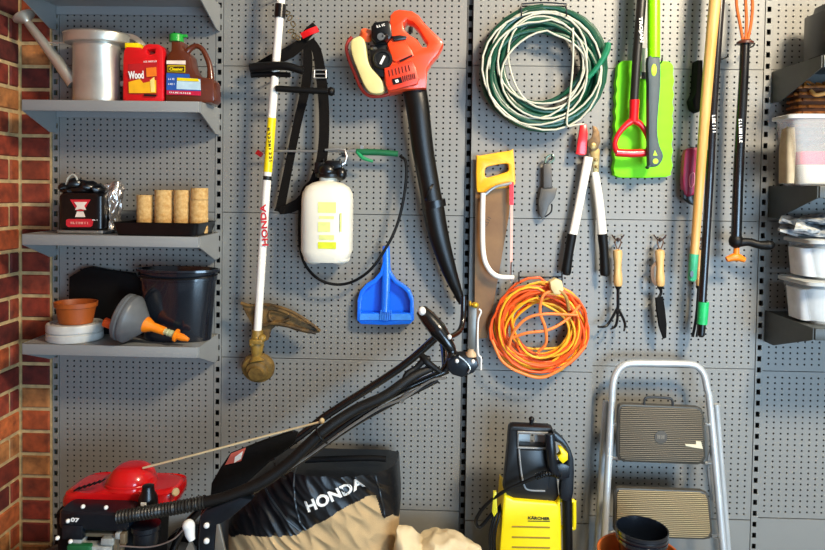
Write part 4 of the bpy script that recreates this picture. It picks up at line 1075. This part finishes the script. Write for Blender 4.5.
# ================================================================== KNEELING PAD, SPADE, GREEN HANDLE
t = thing('kneeling_pad', 'lime green foam kneeling pad hung behind a red spade handle', 'kneeling pad', P(644, 177, .02))
base = [(618, 66), (622, 61), (630, 60.5), (660, 61), (669, 61.5), (673.5, 66)]
rs = [(674-.02*(y-60)+(.9 if (i % 2) else -.6), y) for i, y in enumerate(range(74, 168, 7))]
ls = [(617-.028*(y-60)+(.9 if (i % 2) else -.6), y) for i, y in enumerate(range(167, 72, -7))]
slot = [(632, 71), (635, 69), (657, 69.5), (660, 72), (660, 76), (657, 78), (635, 78), (632, 76)]
part('pad', B().prism(base+rs+[(671, 172), (666, 177), (620, 177.5), (614.5, 172)]+ls, .034, .001, bev=.003, holes=[slot], smooth=2), M('lime_foam', '7cf000', .7, 0, .04, 20), t)
part('swing_tag', B().prism([(642, 48), (648, 48), (648, 72), (641.5, 72)], .04, .038), WHITEP, t)
part('tag_print', B().pbox(641.8, 72, 648, 79, .041, .0385), M('tag_dark', '3a3a44', .5), t)
hook(650, 73, .03, 'steel peg through the slot of the lime kneeling pad')
t = thing('spade_handle', 'black shafted spade with red D grip hanging head up', 'spade', P(632, 157, .08))
part('shaft', B().ptube([(644, -60, .09), (641.5, 0, .09), (637, 55, .085), (634, 106, .08)], [4.6, 4.6, 4.4, 4.2], n=3, seg=16), M('shaft_dark', '1b1916', .4), t)
RD_ = M('grip_red', 'd3101c', .3, 0, .05, 20, coat=.3)
b = B().ptube([(634.5, 100, .08), (634, 112, .08), (633.3, 122, .08)], [5, 4.6, 4.8], n=3, seg=16)
b.ptube([(633, 120, .08), (625, 126, .08), (618.5, 134, .08), (615, 143, .08), (616.5, 151, .08), (620, 153, .08)], [4, 3, 2.6, 2.5, 3, 3], n=5, seg=12)
b.ptube([(633, 120, .08), (641, 125, .08), (646.5, 134, .08), (649, 143, .08), (647.5, 151, .08), (643, 153, .08)], [4, 3, 2.6, 2.5, 3, 3], n=5, seg=12)
b.ptube([(616, 152.5, .08), (632, 153.5, .08), (648, 152.5, .08)], [4, 4.1, 4], n=2, seg=16)
part('d_grip', b, RD_, t, 'red D shaped grip')
ptext(t, 'TROJAN', 640.8, 29.5, .09+4.8*S(.09), 4.2, 25, -86, TEXTW, .03)
hook(634, 114, .045, 'steel peg behind the red spade grip')
t = thing('telescopic_shears_handle', 'lime green pole with dark grey rubber grip over the kneeling pad', 'garden tool', P(655, 165, .09))
part('pole', B().ptube([(653.8, -60, .1), (653.8, 0, .1), (653.8, 58, .1)], [6, 6, 6], seg=20), M('lime_gloss', '86e800', .3, 0, .03, 20), t)
GG = M('grip_slate', '3c4a50', .55)
b = B().prism([(648.5, 57), (660, 57), (661, 85), (659, 110), (658, 130), (660, 145), (664, 156), (659, 165.5), (651, 167), (649, 166), (648.5, 130), (648.5, 85)], .115, .085, bev=.007, smooth=3)
gg = part('grip', b, GG, t)
LI = M('lime_inlay', 'a8d820', .5)
part('inlay', B().lathe([(0, 0), (2.6*s0, 0), (2.3*s0, .001), (0, .0015)], P(654, 70, .1155), axis=(0, -1, 0), seg=20, sy=2.2), LI, gg)
part('lock_symbol', B().prism([(655, 150), (657.5, 155.5), (653, 155.5)], .1165, .115), LI, gg)
part('ring_symbol', B().lathe([(1.2*s0, 0), (2.6*s0, 0), (2.6*s0, .001), (1.2*s0, .001)], P(655.5, 161.2, .1155), axis=(0, -1, 0), seg=20), LI, gg)
hook(654, 66, .07, 'steel peg behind the lime green pole')

# ================================================================== POLES
t = thing('wooden_pole', 'long pale wooden pole with green end sleeve', 'pole', P(692, 280, .11))
part('shaft', B().ptube([(722, -60, .12), (715, 0, .12), (706, 100, .115), (694, 258, .11)], [6, 5.4, 5, 4], n=3, seg=16), M('pole_wood', 'c48a3c', .45, 0, .2, 8, col2='e2b478', stretch=(5, 5, .5)), t)
b = B().ptube([(694, 254, .11), (692, 279, .11), (691.8, 281, .11)], [4.3, 4.3, 3], seg=16); part('sleeve', b, M('mint_sleeve', '3ca87a', .4), t)
part('hang_hole', B().lathe([(0, 0), (1.6*s0, 0), (1.6*s0, .001), (0, .001)], P(691.8, 274, .11+4.6*S(.11)), axis=(0, -1, 0), seg=14, sy=2), BLACK, t)
t = thing('rake_pole', 'long black pole with bright green end sleeve', 'pole', P(701, 335, .1))
part('shaft', B().ptube([(725, -60, .1), (720.5, 0, .1), (713, 110, .1), (709, 190, .095), (701, 322, .09)], [4.3, 4.2, 4, 4, 4], n=3, seg=14), M('pole_black', '120f12', .25, 0, .1, 10, coat=.4), t)
b = B().ptube([(703.6, 302, .093), (702, 324, .092)], [5.2, 4.9], seg=16); part('sleeve', b, M('bright_green_sleeve', '1fb464', .4), t)
part('tip', B().ptube([(702, 322, .092), (701, 335, .092), (701, 337, .092)], [4, 3.6, 2], seg=14), BLACK, t)
marks(t, 6, 714, 124, .1+4.4*S(.1), 3, 18, -86, TEXTW)
part('stripe', B().ptube([(717, 0, .117), (711, 80, .117), (707, 150, .115)], .6, seg=6), M('stripe_tan', 'a08a70', .4), t)
hook(706, 118, .07, 'lower steel peg hidden behind the wooden pole', up=2)
hook(719, 60, .06, 'steel peg hidden behind the thin black pole', up=2)
t = thing('weed_puller', 'black weeding pole with orange prongs above and black side handle below', 'garden tool', P(736, 262, .09))
part('shaft', B().ptube([(745, 44, .1), (743.5, 80, .1), (739, 160, .095), (736, 245, .09)], [4.4, 4.5, 4.8, 5], n=3, seg=16), M('shaft_gloss_black', '0d0d0e', .25, 0, .1, 10, coat=.4), t)
b = B()
OC = M('copper_orange', 'c9642c', .35, .3)
for (p_) in ([(743, 41, .1), (739.5, 22, .1), (736.5, 4, .1), (737, -12, .1)], [(745.5, 41, .1), (746.5, 22, .09), (745.5, 0, .08), (744, -14, .08)], [(747.5, 41, .1), (751, 24, .1), (752.5, 6, .1), (751, -12, .1)]):
    b.ptube(p_, 1.5, n=4, seg=8)
part('prongs', b, OC, t, 'copper orange prongs')
b = B().lathe([(0, 0), (7.5*s0, 0), (7.5*s0, .006), (4.5*s0, .012), (0, .012)], P(745, 44, .1), seg=24); part('collar', b, M('collar_brown', '4a2014', .4), t)
b = B().ptube([(735, 243, .09), (748, 242, .1), (760, 245, .11), (769, 245, .115), (773, 243, .115)], [4.8, 4, 4, 5, 3], n=4, seg=16); b.ell(P(736, 241, .09), (6.5*s0, .022, 7*s0))
part('side_handle', b, RUBBER, t)
b = B().ptube([(736.5, 247, .09), (736, 258, .09)], [2.6, 3], seg=12); b.ptube([(726.5, 259.5, .09), (736, 257, .09), (744.5, 260, .09)], [2.6, 4.4, 2.6], n=3, seg=14)
part('release_foot', b, M('orange_foot', 'f08018', .4), t, 'orange T shaped end')
marks(t, 8, 740.6, 131, .097+5*S(.1), 3, 24, -87, TEXTW)
hook(743, 50, .07, 'steel peg under the brown collar of the weeding pole', up=2)

# ================================================================== SECATEURS etc
t = thing('secateurs', 'magenta handled garden tool with black tip, half behind the wooden pole', 'secateurs', P(690, 205, .05))
part('grip', B().prism([(686, 150), (694, 147.5), (700, 150), (701, 170), (698, 190), (692, 196), (685, 195), (683, 180), (684, 160)], .06, .03, bev=.006, smooth=2), M('magenta', '9c0846', .4), t)
part('blade', B().prism([(683, 190), (699, 188), (698, 201), (695, 205.5), (689, 203), (683, 198)], .055, .036, bev=.003), BLACK, t)
part('print', B().ptube([(690, 176, .0615), (694, 173, .0615), (694, 184, .0615), (690, 187, .0615)], .6, n=4, closed=True, seg=6), M('pink_print', 'e89ab0', .5), t)
hook(692, 150, .03, 'steel peg holding the magenta garden tool')
b = B().prism([(698, 60), (703, 60), (703, 108), (699, 112), (694, 108), (692, 100), (696, 92), (697, 75)], .05, .001, bev=.003)  # black block added where a dark outline stands behind the wooden pole
single('dark_block', b, BLACKM, 'small black block on the wall behind the wooden pole', 'bracket')

# hand tools
def handtool(px, kind, lab, dx=0, d=.045, slim=0):
    w0, w1 = 249, 286
    t = thing('hand_'+kind, lab, 'hand '+kind, P(px, 330, d))
    sg = 4.3-slim
    c_ = P(px, w1, d); top_ = P(px-.5, w0, d); axv = (top_-c_); L = axv.length
    pr = [(0, 0), (sg*.75*s0, 0), (sg*.95*s0, .006), (sg*s0, L*.2), (sg*.8*s0, L*.45), (sg*.85*s0, L*.65), (sg*1.05*s0, L*.88), (sg*.95*s0, L*.96), (0, L)]
    part('handle', B().lathe(pr, c_, axis=axv, seg=20), WOOD, t)
    part('ferrule', B().lathe([(0, -.012), (1.6*s0, -.012), (3*s0, -.004), (3.2*s0, .001), (0, .001)], c_, axis=axv, seg=14), BLACK, t)
    b = B().ptube([(px-.5, 250, d), (px-3, 242, d), (px, 238, d), (px+3, 242, d), (px, 250, d)], .6, n=4, seg=6)
    part('hanging_cord', b, M('cord_brown', '5a4030', .8), t)
    return t
t = handtool(618, 'cultivator', 'hand cultivator with wooden handle and three black tines')
b = B().ptube([(618, 288, .045), (618, 305, .045), (617.5, 310, .045)], 1.6, n=2, seg=10)
for p_ in ([(617.5, 308, .045), (612, 318, .05), (606, 326, .055), (598, 327, .07)], [(617.5, 308, .045), (617.5, 318, .055), (615.5, 326, .06), (611, 329, .08)], [(617.5, 308, .045), (622, 316, .05), (625, 324, .055), (624, 331, .075)]):
    b.ptube(p_, [1.5, 1.4, 1.4, .8], n=5, seg=8)
part('tines', b, BLACK, t)
t = handtool(660.3, 'trowel', 'hand trowel with wooden handle seen edge on, narrow black blade')
b = B().ptube([(660.3, 287, .045), (661, 293, .045), (658, 299, .05)], 1.5, n=3, seg=8); part('neck', b, BLACK, t)
b = B().ribbon(PP([(659, 297, .05), (660.5, 310, .052), (662.5, 325, .053), (664.5, 338, .05)]), [9*s0, 10*s0, 9*s0, 3*s0], .006, nrm=(.5, -1, 0)); part('blade', b, BLACKM, t)
b = B().ribbon(PP([(657, 262, .04), (652.5, 268, .05), (653, 280, .05), (657, 285, .045)]), 3*s0, .002); part('leather_loop', b, M('leather_brown', '6a5240', .7), t)
t = handtool(699, 'fork', 'slim wooden handled hand fork hidden between the two long poles', slim=1.3, d=.035)
b = B().ptube([(698.5, 288, .035), (697, 310, .035), (695, 325, .04), (692.5, 337, .045)], 1.5, n=4, seg=8); b.ptube([(697, 315, .035), (698, 326, .04), (696.5, 337, .045)], 1.1, n=3, seg=8)
part('tines', b, BLACK, t)
for x, nm in ((618, 'hand cultivator'), (660, 'wooden handled trowel'), (699, 'slim hand fork')):
    w_ = P(x, 240, 0); b = B()
    b.ptube([(x, 241, .002), (x, 241, .045), (x, 238, .052)], .8, n=3, seg=8)
    b.ptube([(x-6, 235, .01), (x-3, 239, .03), (x, 241, .045)], .7, n=3, seg=8); b.ptube([(x+6, 235, .01), (x+3, 239, .03), (x, 241, .045)], .7, n=3, seg=8)
    single('pegboard_hook', b, M('hook_reddish', '4a3430', .4, .5), 'forked wire hook above the %s' % nm, 'hook', 'pegboard hooks')

# ================================================================== STEP LADDER
t = thing('step_ladder', 'folded aluminium step ladder leaning against the perforated wall', 'step ladder', onz(660, 550, .15, 0))
AL = M('brushed_alu', 'c3c8ca', .35, .35, .08, 20)
def ext(a_, b_):
    u = (a_.z-.006)/(a_.z-b_.z); return a_+(b_-a_)*u
la, lb = P(611.5, 410, .1), P(605, 525, .14); ra, rb = P(710.5, 410, .1), P(721, 525, .14)
hoop = [ext(la, lb), lb, la, P(612.5, 388, .095), P(615, 376, .09), P(621, 367, .088), P(631, 363.5, .087), P(658, 363.5, .087), P(688, 364, .087), P(698, 367, .088), P(704, 375, .09), P(707, 388, .095), ra, rb, ext(ra, rb)]
part('front_frame', B().tube(hoop, 3.3*s0, n=4, seg=16), AL, t)
b = B()
la, lb = P(606, 401, .065), P(597.5, 540, .055); b.tube([la, lb, ext(la, lb)], 3.2*s0, seg=14)
part('rear_leg', b, AL, t)
b = B(); ra, rb = P(716, 404, .065), P(727.5, 545, .055); b.tube([ra, rb, ext(ra, rb)], 3.0*s0, seg=14); part('rear_leg', b, AL, t)
TR = stripes('tread_rubber', '2a261f', '766b58', 52, 'Z', .6, 0, .8)
TR2 = stripes('tread_tan', '5a4c32', 'a8946c', 52, 'Z', .6, 0, .8)
TF = M('tread_frame', '4a463e', .4, .3)
def tread(pts, d0, m, name):
    b = B().prism(pts, d0, d0-.022, bev=.004); o = part(name, b, TF, t)
    cx_ = sum(p[0] for p in pts)/len(pts); cy_ = sum(p[1] for p in pts)/len(pts)
    inn_ = [(cx_+(x-cx_)*.95, cy_+(y-cy_)*.93) for x, y in pts]
    part('tread_mat', B().prism(inn_, d0+.003, d0, bev=.0015), m, o); return o
o1 = tread([(618, 409), (620, 405), (624, 404), (697, 407), (702, 409), (704, 414), (706, 458), (703, 463.5), (698, 465), (624, 462), (619, 460), (617.5, 456)], .135, TR, 'upper_step')
o2 = tread([(615, 492), (617, 488.5), (621, 488), (702, 491), (708, 494), (710, 500), (713, 533), (710, 539), (704, 540), (640, 538), (618, 536), (614, 530)], .15, TR2, 'lower_step')
part('logo_disc', B().lathe([(0, 0), (6*s0, 0), (6*s0, .001), (0, .0015)], P(661, 437, .139), axis=(0, -1, 0), seg=24), M('disc_dark', '4c463c', .5), o1)
marks(o1, 2, 661, 437, .1415, 4, 8, 0, M('logo_pale', '7a7264', .5), name='worn_logo')
part('label_sticker', B().prism([(685, 444), (696, 444.5), (696, 441), (701, 441.5), (703, 449), (697, 448), (686, 446)], .1395, .138), M('sticker_cream', 'd8cfb0', .5), o1)
b = B().ptube([(644, 406, .13), (645, 399, .13), (650, 397, .13), (667, 398, .13), (672, 400, .13), (673, 407, .13)], 1.3, n=4, seg=10)
part('carry_handle', b, M('handle_dark', '3c3e40', .4, .4), t)
b = B()
for a_, c_ in (((611, 458, .115), (620, 459, .125)), ((704, 463, .125), (714, 463, .11)), ((605, 534, .13), (616, 531, .14)), ((711, 536, .14), (722, 537, .12)), ((611, 425, .1), (619, 424, .125)), ((710, 425, .1), (704, 424, .125))):
    part('pivot_pin', B().ptube([a_, c_], 1.6, seg=10), STEEL, t)
b = B().ptube([(707, 400, .09), (712, 440, .1), (708, 465, .11), (712, 500, .11)], 1.3, n=4, seg=8); part('side_stay', b, M('stay_grey', '8a8c8c', .4, .5), t)

# plant pots in front of ladder
t = None
pdp = .36; c = onz(639, 550, pdp, 0); k = S(pdp)
zr = P(639, 552, pdp).z
TP = M('terracotta_pot', 'b85a1e', .5, 0, .1, 30)
single('terracotta_pot', B().lathe([(0, .0), (28*k, 0), (29*k, .004), (37*k, zr-.05), (39.5*k, zr-.048), (41*k, zr-.002), (40.3*k, zr), (38.8*k, zr-.002), (36*k, zr-.05), (27*k, .012), (0, .01)], c, seg=56), TP, 'orange terracotta coloured pot at the bottom edge in front of the ladder', 'plant pot')
zr2 = P(642, 528, pdp).z; c2 = onz(642, 528, pdp, .014)
b = B(); H = zr2-.014
pr = [(0, 0), (17*k, 0), (22.5*k, H-.035), (25*k, H-.034), (25.2*k, H-.024), (24.6*k, H-.023), (25.3*k, H-.02), (25.3*k, H-.012), (24.8*k, H-.011), (25.6*k, H-.009), (25.6*k, H), (24.4*k, H), (22*k, H-.035), (16*k, .01), (0, .01)]
single('black_plant_pot', B().lathe(pr, c2, seg=56), BK, 'nested glossy black plant pots standing inside the orange pot', 'plant pot')

# ================================================================== PRESSURE WASHER
wd = .24; k = S(wd)
t = thing('pressure_washer', 'yellow and black upright pressure washer standing by the wall', 'pressure washer', onz(530, 550, .16, 0))
fr = [(509, 430), (510.5, 427), (514, 426), (549, 427.5), (553, 429), (554, 440), (556, 470), (560, 505), (503, 500), (505, 475), (508, 445)]
part('upper_body', B().prism(fr, .24, .2, bev=.005, holes=[[(518, 433), (546.5, 434.5), (547, 447), (518, 446)]]), M('washer_black', '0b0d10', .4), t)
part('front_panel', B().prism([(517, 450), (549, 450), (551, 470), (549, 488), (545, 492), (526, 490), (521, 484), (518, 465)], .247, .235, bev=.004), M('washer_grey', '1e2327', .35), t)
b = B().ptube([(518, 432, .247), (547.5, 433, .247), (548, 448.5, .247), (518, 447.5, .247)], 1.2, closed=True, seg=8); b.ptube([(519, 449, .247), (521, 470, .248), (524, 485, .248), (529, 490, .248), (545, 491, .248)], .9, n=4, seg=8)
part('panel_trim', b, M('trim_grey', '8a8d8e', .35), t)
b = B(); b.pbox(519, 434, 530, 446, .2, .195)
part('gauge_window', b, WHITEP, t); b = B(); b.pbox(535, 435, 545, 446.5, .2, .195); part('gauge_window', b, WHITEP, t)
b = B().ptube([(531.5, 428, .21), (531.5, 419, .21)], [2.2, 2.2], seg=12); b.ell(P(531.5, 419, .21), (3*k, .009, 2.8*k)); part('top_knob', b, BLACK, t)
yo = [(504, 492), (508, 497), (514, 500), (556, 503.5), (560, 497), (561.5, 520), (562, 560), (562, 626), (498, 626), (499, 560), (501, 530)]
yo = [(x, min(y, ybot(530, wd+.01, .004))) for x, y in yo]
yl = part('yellow_shell', B().prism(yo, .255, .12, bev=.008), YEL, t, 'bright yellow front shell')
b = B()
for y in (526.5, 537, 547): b.ptube([(512, y, .256), (550, y+.8, .256)], .7, seg=6)
part('vent_line', b, M('line_dark_yellow', '8a6a08', .5), yl)
ptext(t, 'KÄRCHER', 539, 518, .2565, 3.6, 22, -1, TEXTK, .03)
part('logo_rule', B().ptube([(528, 521, .256), (550, 521.4, .256)], .4, seg=6), TEXTK, yl)
b = B().ptube([(560, 500, .23), (573, 501, .23), (574, 503, .23), (574, 526, .23), (572, 528, .23), (560, 527, .23)], [2.2]*6, n=3, seg=12)
part('lance_holder', b, YEL, t)
b = B().stack([(.004, P(530, 600, .17).x, -.16, .1, .07, 4), (.03, P(530, 600, .17).x, -.16, .1, .075, 4)]); part('base_foot', b, BLACKM, t)
b = B()
random.seed(4)
for i in range(7):
    o_ = random.uniform(-3, 3)
    b.ptube([(503+o_*.3, 503, .2), (497+o_, 515, .22+i*.004), (492+o_, 540, .23+i*.003), (496+o_, 575, .22), (504+o_*.4, 560, .2), (505, 525, .19)], 1.3, n=5, seg=8)
part('coiled_power_cable', b, RUBBER, t)
part('cable_clip', B().prism([(493.5, 492), (496.5, 492), (497.5, 512), (494, 517), (492, 512)], .262, .25, bev=.001), M('clip_yellow', 'c8c020', .4), t)
b = B().ptube([(562, 479, .26), (548, 473, .275), (536, 477, .275), (520, 484, .27), (503, 492, .265), (486, 505, .25), (476, 520, .24), (480, 527, .23), (492, 514, .23), (500, 507, .22)], 1.8, n=6, seg=10)
part('high_pressure_hose', b, RUBBER, t)
b = B()
hp2 = sm(PP([(536, 477, .276), (548, 473.5, .276), (560, 475, .27)]), 30)
b.tube(hp2, [(2.6+.8*math.sin(i*1.05))*k for i in range(len(hp2))], seg=12)
part('hose_spring', b, BLACK, t)
# gun
t2 = thing('spray_gun', 'black spray gun with yellow trigger clipped to the side of the pressure washer', 'spray gun', P(568, 530, .25))
b = B().ptube([(550, 434, .27), (551, 450, .275), (553, 468, .27), (558, 474, .265)], [4.8, 5.2, 5.2, 4.5], n=4, seg=16)
b.prism([(553, 432), (560, 436), (568, 445), (574, 460), (574, 485), (572, 500), (561, 500), (561, 480), (566, 466), (566, 452), (560, 444), (552, 440)], .265, .235, bev=.006, smooth=2)
b.prism([(552, 466), (562, 463), (570, 466), (570, 478), (560, 480), (552, 474)], .275, .24, bev=.005)
part('grip', b, BLUEBLK, t2)
part('trigger', B().prism([(559, 448), (562, 448), (568, 454), (568, 460), (563, 464), (559, 460), (558, 457), (561, 454)], .277, .25, bev=.003), YEL, t2, 'yellow trigger')
b = B().ptube([(567, 495, .245), (567.5, 530, .243), (568, 560, .24), (568, 600, .24)], 5, n=2, seg=16); part('lance_tube', b, RUBBER, t2)

# ================================================================== RIGHT SHELVES CONTENTS
def tub(x0, x1, zb, ztop, d0, d1, lab, group, col='dfe3e2', alpha=.55, name='storage_tub'):
    a_, b_ = P(x0, 200, (d0+d1)/2-.03).x, x1
    cx_ = (a_+b_)/2; hw = (b_-a_)/2; cy = -(d0+d1)/2; hy = (d1-d0)/2
    t = thing(name, lab, 'storage tub', (cx_, cy, zb), group)
    m = M('clear_plastic', 'd3d8d8', .25, 0, .03, 10, alpha=.2)
    secs = [(zb+.001, cx_, cy, hw*.86, hy*.86, 9), (zb+.004, cx_, cy, hw*.88, hy*.88, 9), (ztop-.014, cx_, cy, hw*.96, hy*.96, 9), (ztop-.0135, cx_, cy, hw*.945, hy*.93, 9), (zb+.006, cx_, cy, hw*.865, hy*.85, 9)]
    part('body', B().stack(secs, seg=72, cap=(True, True)), m, t)
    part('lid', B().stack([(ztop-.014, cx_, cy, hw, hy, 10), (ztop-.004, cx_, cy, hw, hy, 10), (ztop-.001, cx_, cy, hw*.97, hy*.96, 10)], seg=72), M('lid_frosted', 'b9bebe', .4, 0, .03, 10, alpha=.75), t)
    return t
rsh2, rsh3 = rz[1], rz[2]
zt1 = P(800, 113, .25).z
t = tub(771.5, rx1-.06, rsh2, zt1, .13, .25, 'big clear plastic tub with pink contents on the right middle shelf', None)
cxp = (P(771, 200, .25).x+rx1-.06)/2
cxp = P(796, 150, .2).x+.2
b = B().stack([(rsh2+.008, cxp, -.2, .19, .034, 6), (P(800, 165, .2).z, cxp, -.2, .2, .037, 6)]); single('white_packet', b, M('packet_white', 'd0c4b0', .6), 'cream packet inside the big clear tub, under the pink one', 'packet')
b = B().stack([(P(800, 165, .2).z+.001, cxp, -.2, .2, .037, 6), (P(800, 152, .2).z, cxp, -.2, .2, .037, 6)]); single('pink_packet', b, M('packet_pink', 'e0104c', .5), 'bright pink packet inside the big clear tub', 'packet')
b = B(); qx = P(789, 140, .2).x
b.stack([(rsh2+.008, qx+.0, -.19, .012, .03, 3), (P(783, 150, .2).z, qx+.002, -.19, .014, .03, 3), (P(783, 128, .2).z, qx+.002, -.19, .01, .025, 3)]); b.rough(.004, 50)
single('beige_cloth', b, M('cloth_beige', 'a89c84', .9), 'beige rag at the left end inside the big clear tub', 'cloth')
# basket behind
WK = M('wicker_amber', '5c2c06', .55, 0, .3, 60, bump=.6, bscale=200, col2='a05c12')
xa = P(786, 100, .03).x; cxb = (xa+rx1-.1)/2; hwb = (rx1-.1-xa)/2
zt3 = P(800, 84, .12).z
t = thing('wicker_basket', 'amber wicker basket behind the big clear tub', 'basket', (cxb, -.065, rsh2))
b = B()
n = 16
for i in range(n):
    z = rsh2+.006+(zt3-rsh2-.012)*i/(n-1); ll = []
    for j in range(60):
        a_ = 2*PI*j/60; wv = .0025*(1 if (j//2+i) % 2 else -1)
        ll.append(Vector((cxb+(hwb+wv)*math.copysign(abs(math.cos(a_))**.35, math.cos(a_)), -.068+(.045+wv)*math.copysign(abs(math.sin(a_))**.35, math.sin(a_)), z)))
    b.tube(ll, .0052, closed=True, seg=6)
part('woven_body', b, WK, t)
part('lining', B().stack([(rsh2+.002, cxb, -.068, hwb-.004, .041, 6), (zt3-.012, cxb, -.068, hwb-.003, .042, 6)]), M('lining_brown', '4a2408', .8), t)
b = B().tube([Vector((xa+.03, -.115, zt3-.02)), Vector((xa+.035, -.135, zt3-.035)), Vector((xa+.07, -.14, zt3-.03)), Vector((xa+.09, -.12, zt3-.045))], .006, n=5)
part('handle', b, M('handle_honey', 'd89a50', .5), t)
b = B(); random.seed(2)
for i in range(14):
    x = xa+.02+i*.022; b.tube([Vector((x, -.07, zt3-.01)), Vector((x+random.uniform(-.01, .01), -.08, zt3+random.uniform(.006, .016))), Vector((x+random.uniform(.0, .03), -.095, zt3-.005))], .004, n=3, seg=6)
part('rope_contents', b, WK, t)
# lower tubs
zb = rsh3; zm = P(800, 281, .25).z; ztp = P(800, 239, .25).z
tub(788, rx1-.05, zb, zm, .06, .26, 'clear plastic tub at lower right, under an identical one', 'stacked clear tubs')
tub(791, rx1-.055, zm, ztp, .07, .25, 'clear plastic tub at lower right with blue cloth on its lid', 'stacked clear tubs')
for zz0, zz1, nm in ((zb+.008, zm-.03, 'lower'), (zm+.008, ztp-.03, 'upper')):
    cxx = (P(796, 250, .25).x+rx1-.05)/2
    b = B().stack([(zz0, cxx, -.16, .245, .06, 5), (zz1, cxx, -.16, .255, .065, 5)]); b.rough(.004, 30)
    single('folded_cloth', b, M('pale_cloth_in_tub', 'ccd2d6', .9), 'pale folded cloth filling the %s of the two small clear tubs' % nm, 'cloth')
b = B()
xq = P(796, 230, .2).x
for i in range(5):
    pts_ = [Vector((xq+.3*u, -.16+.05*math.sin(u*9+i*2), ztp+.012+i*.011+.006*math.sin(u*14+i))) for u in [j/10 for j in range(11)]]
    b.ribbon(pts_, [.05+.012*math.sin(j+i) for j in range(11)], .008, n=3, nrm=(0, -.5, 1))
b.rough(.005, 40)
for v in b.bm.verts: v.co.z = max(v.co.z, ztp+.001)
single('patterned_cloth', b, M('cloth_blue_white', '2c4a66', .85, 0, .1, 45, col2='dfe0da'), 'crumpled blue and white cloth on top of the stacked clear tubs', 'cloth')
# object on top shelf
b = B().box((P(819, 30, .22).x+.11, -.16, rz[0]+.001+.075), (.18, .12, .15), bev=.006)
b.stack([(rz[0]+.151, P(819, 30, .22).x+.11, -.16, .08, .05, 5), (rz[0]+.17, P(819, 30, .22).x+.11, -.16, .076, .046, 5)])
single('black_case', b, BLACK, 'black case at the top right corner on the upper shelf', 'case')
single('shelf_mat', B().box((P(818, 60, .2).x+.04, -.24, rz[0]+.0018), (.14, .07, .0032)), BLACKM, 'thin black sheet on the upper right shelf', 'sheet')

# ================================================================== LIGHT
def area(loc, tgt, size, power, col, sy=None):
    l = bpy.data.lights.new('light', 'AREA'); l.energy = power; l.color = col; l.shape = 'RECTANGLE'; l.size = size; l.size_y = sy or size
    o = bpy.data.objects.new('light', l); COL.objects.link(o); o.location = loc
    o.rotation_euler = (Vector(tgt)-Vector(loc)).to_track_quat('-Z', 'Y').to_euler(); return o
area((1.35, -1.8, 2.62), (.45, 0, 1.6), .4, 66, (1, .84, .62))           # ceiling lamp, warm
area((1.7, -3.6, .7), (.6, 0, .5), 2.0, 74, (.5, .74, 1), 1.3)        # daylight through the open garage door
w = bpy.data.worlds.new('world'); SC.world = w; w.use_nodes = True
w.node_tree.nodes['Background'].inputs[0].default_value = (.75, .85, 1, 1); w.node_tree.nodes['Background'].inputs[1].default_value = .2
SC.view_settings.view_transform = 'Standard'; SC.view_settings.look = 'None'; SC.view_settings.gamma = 1; SC.view_settings.exposure = 0.75
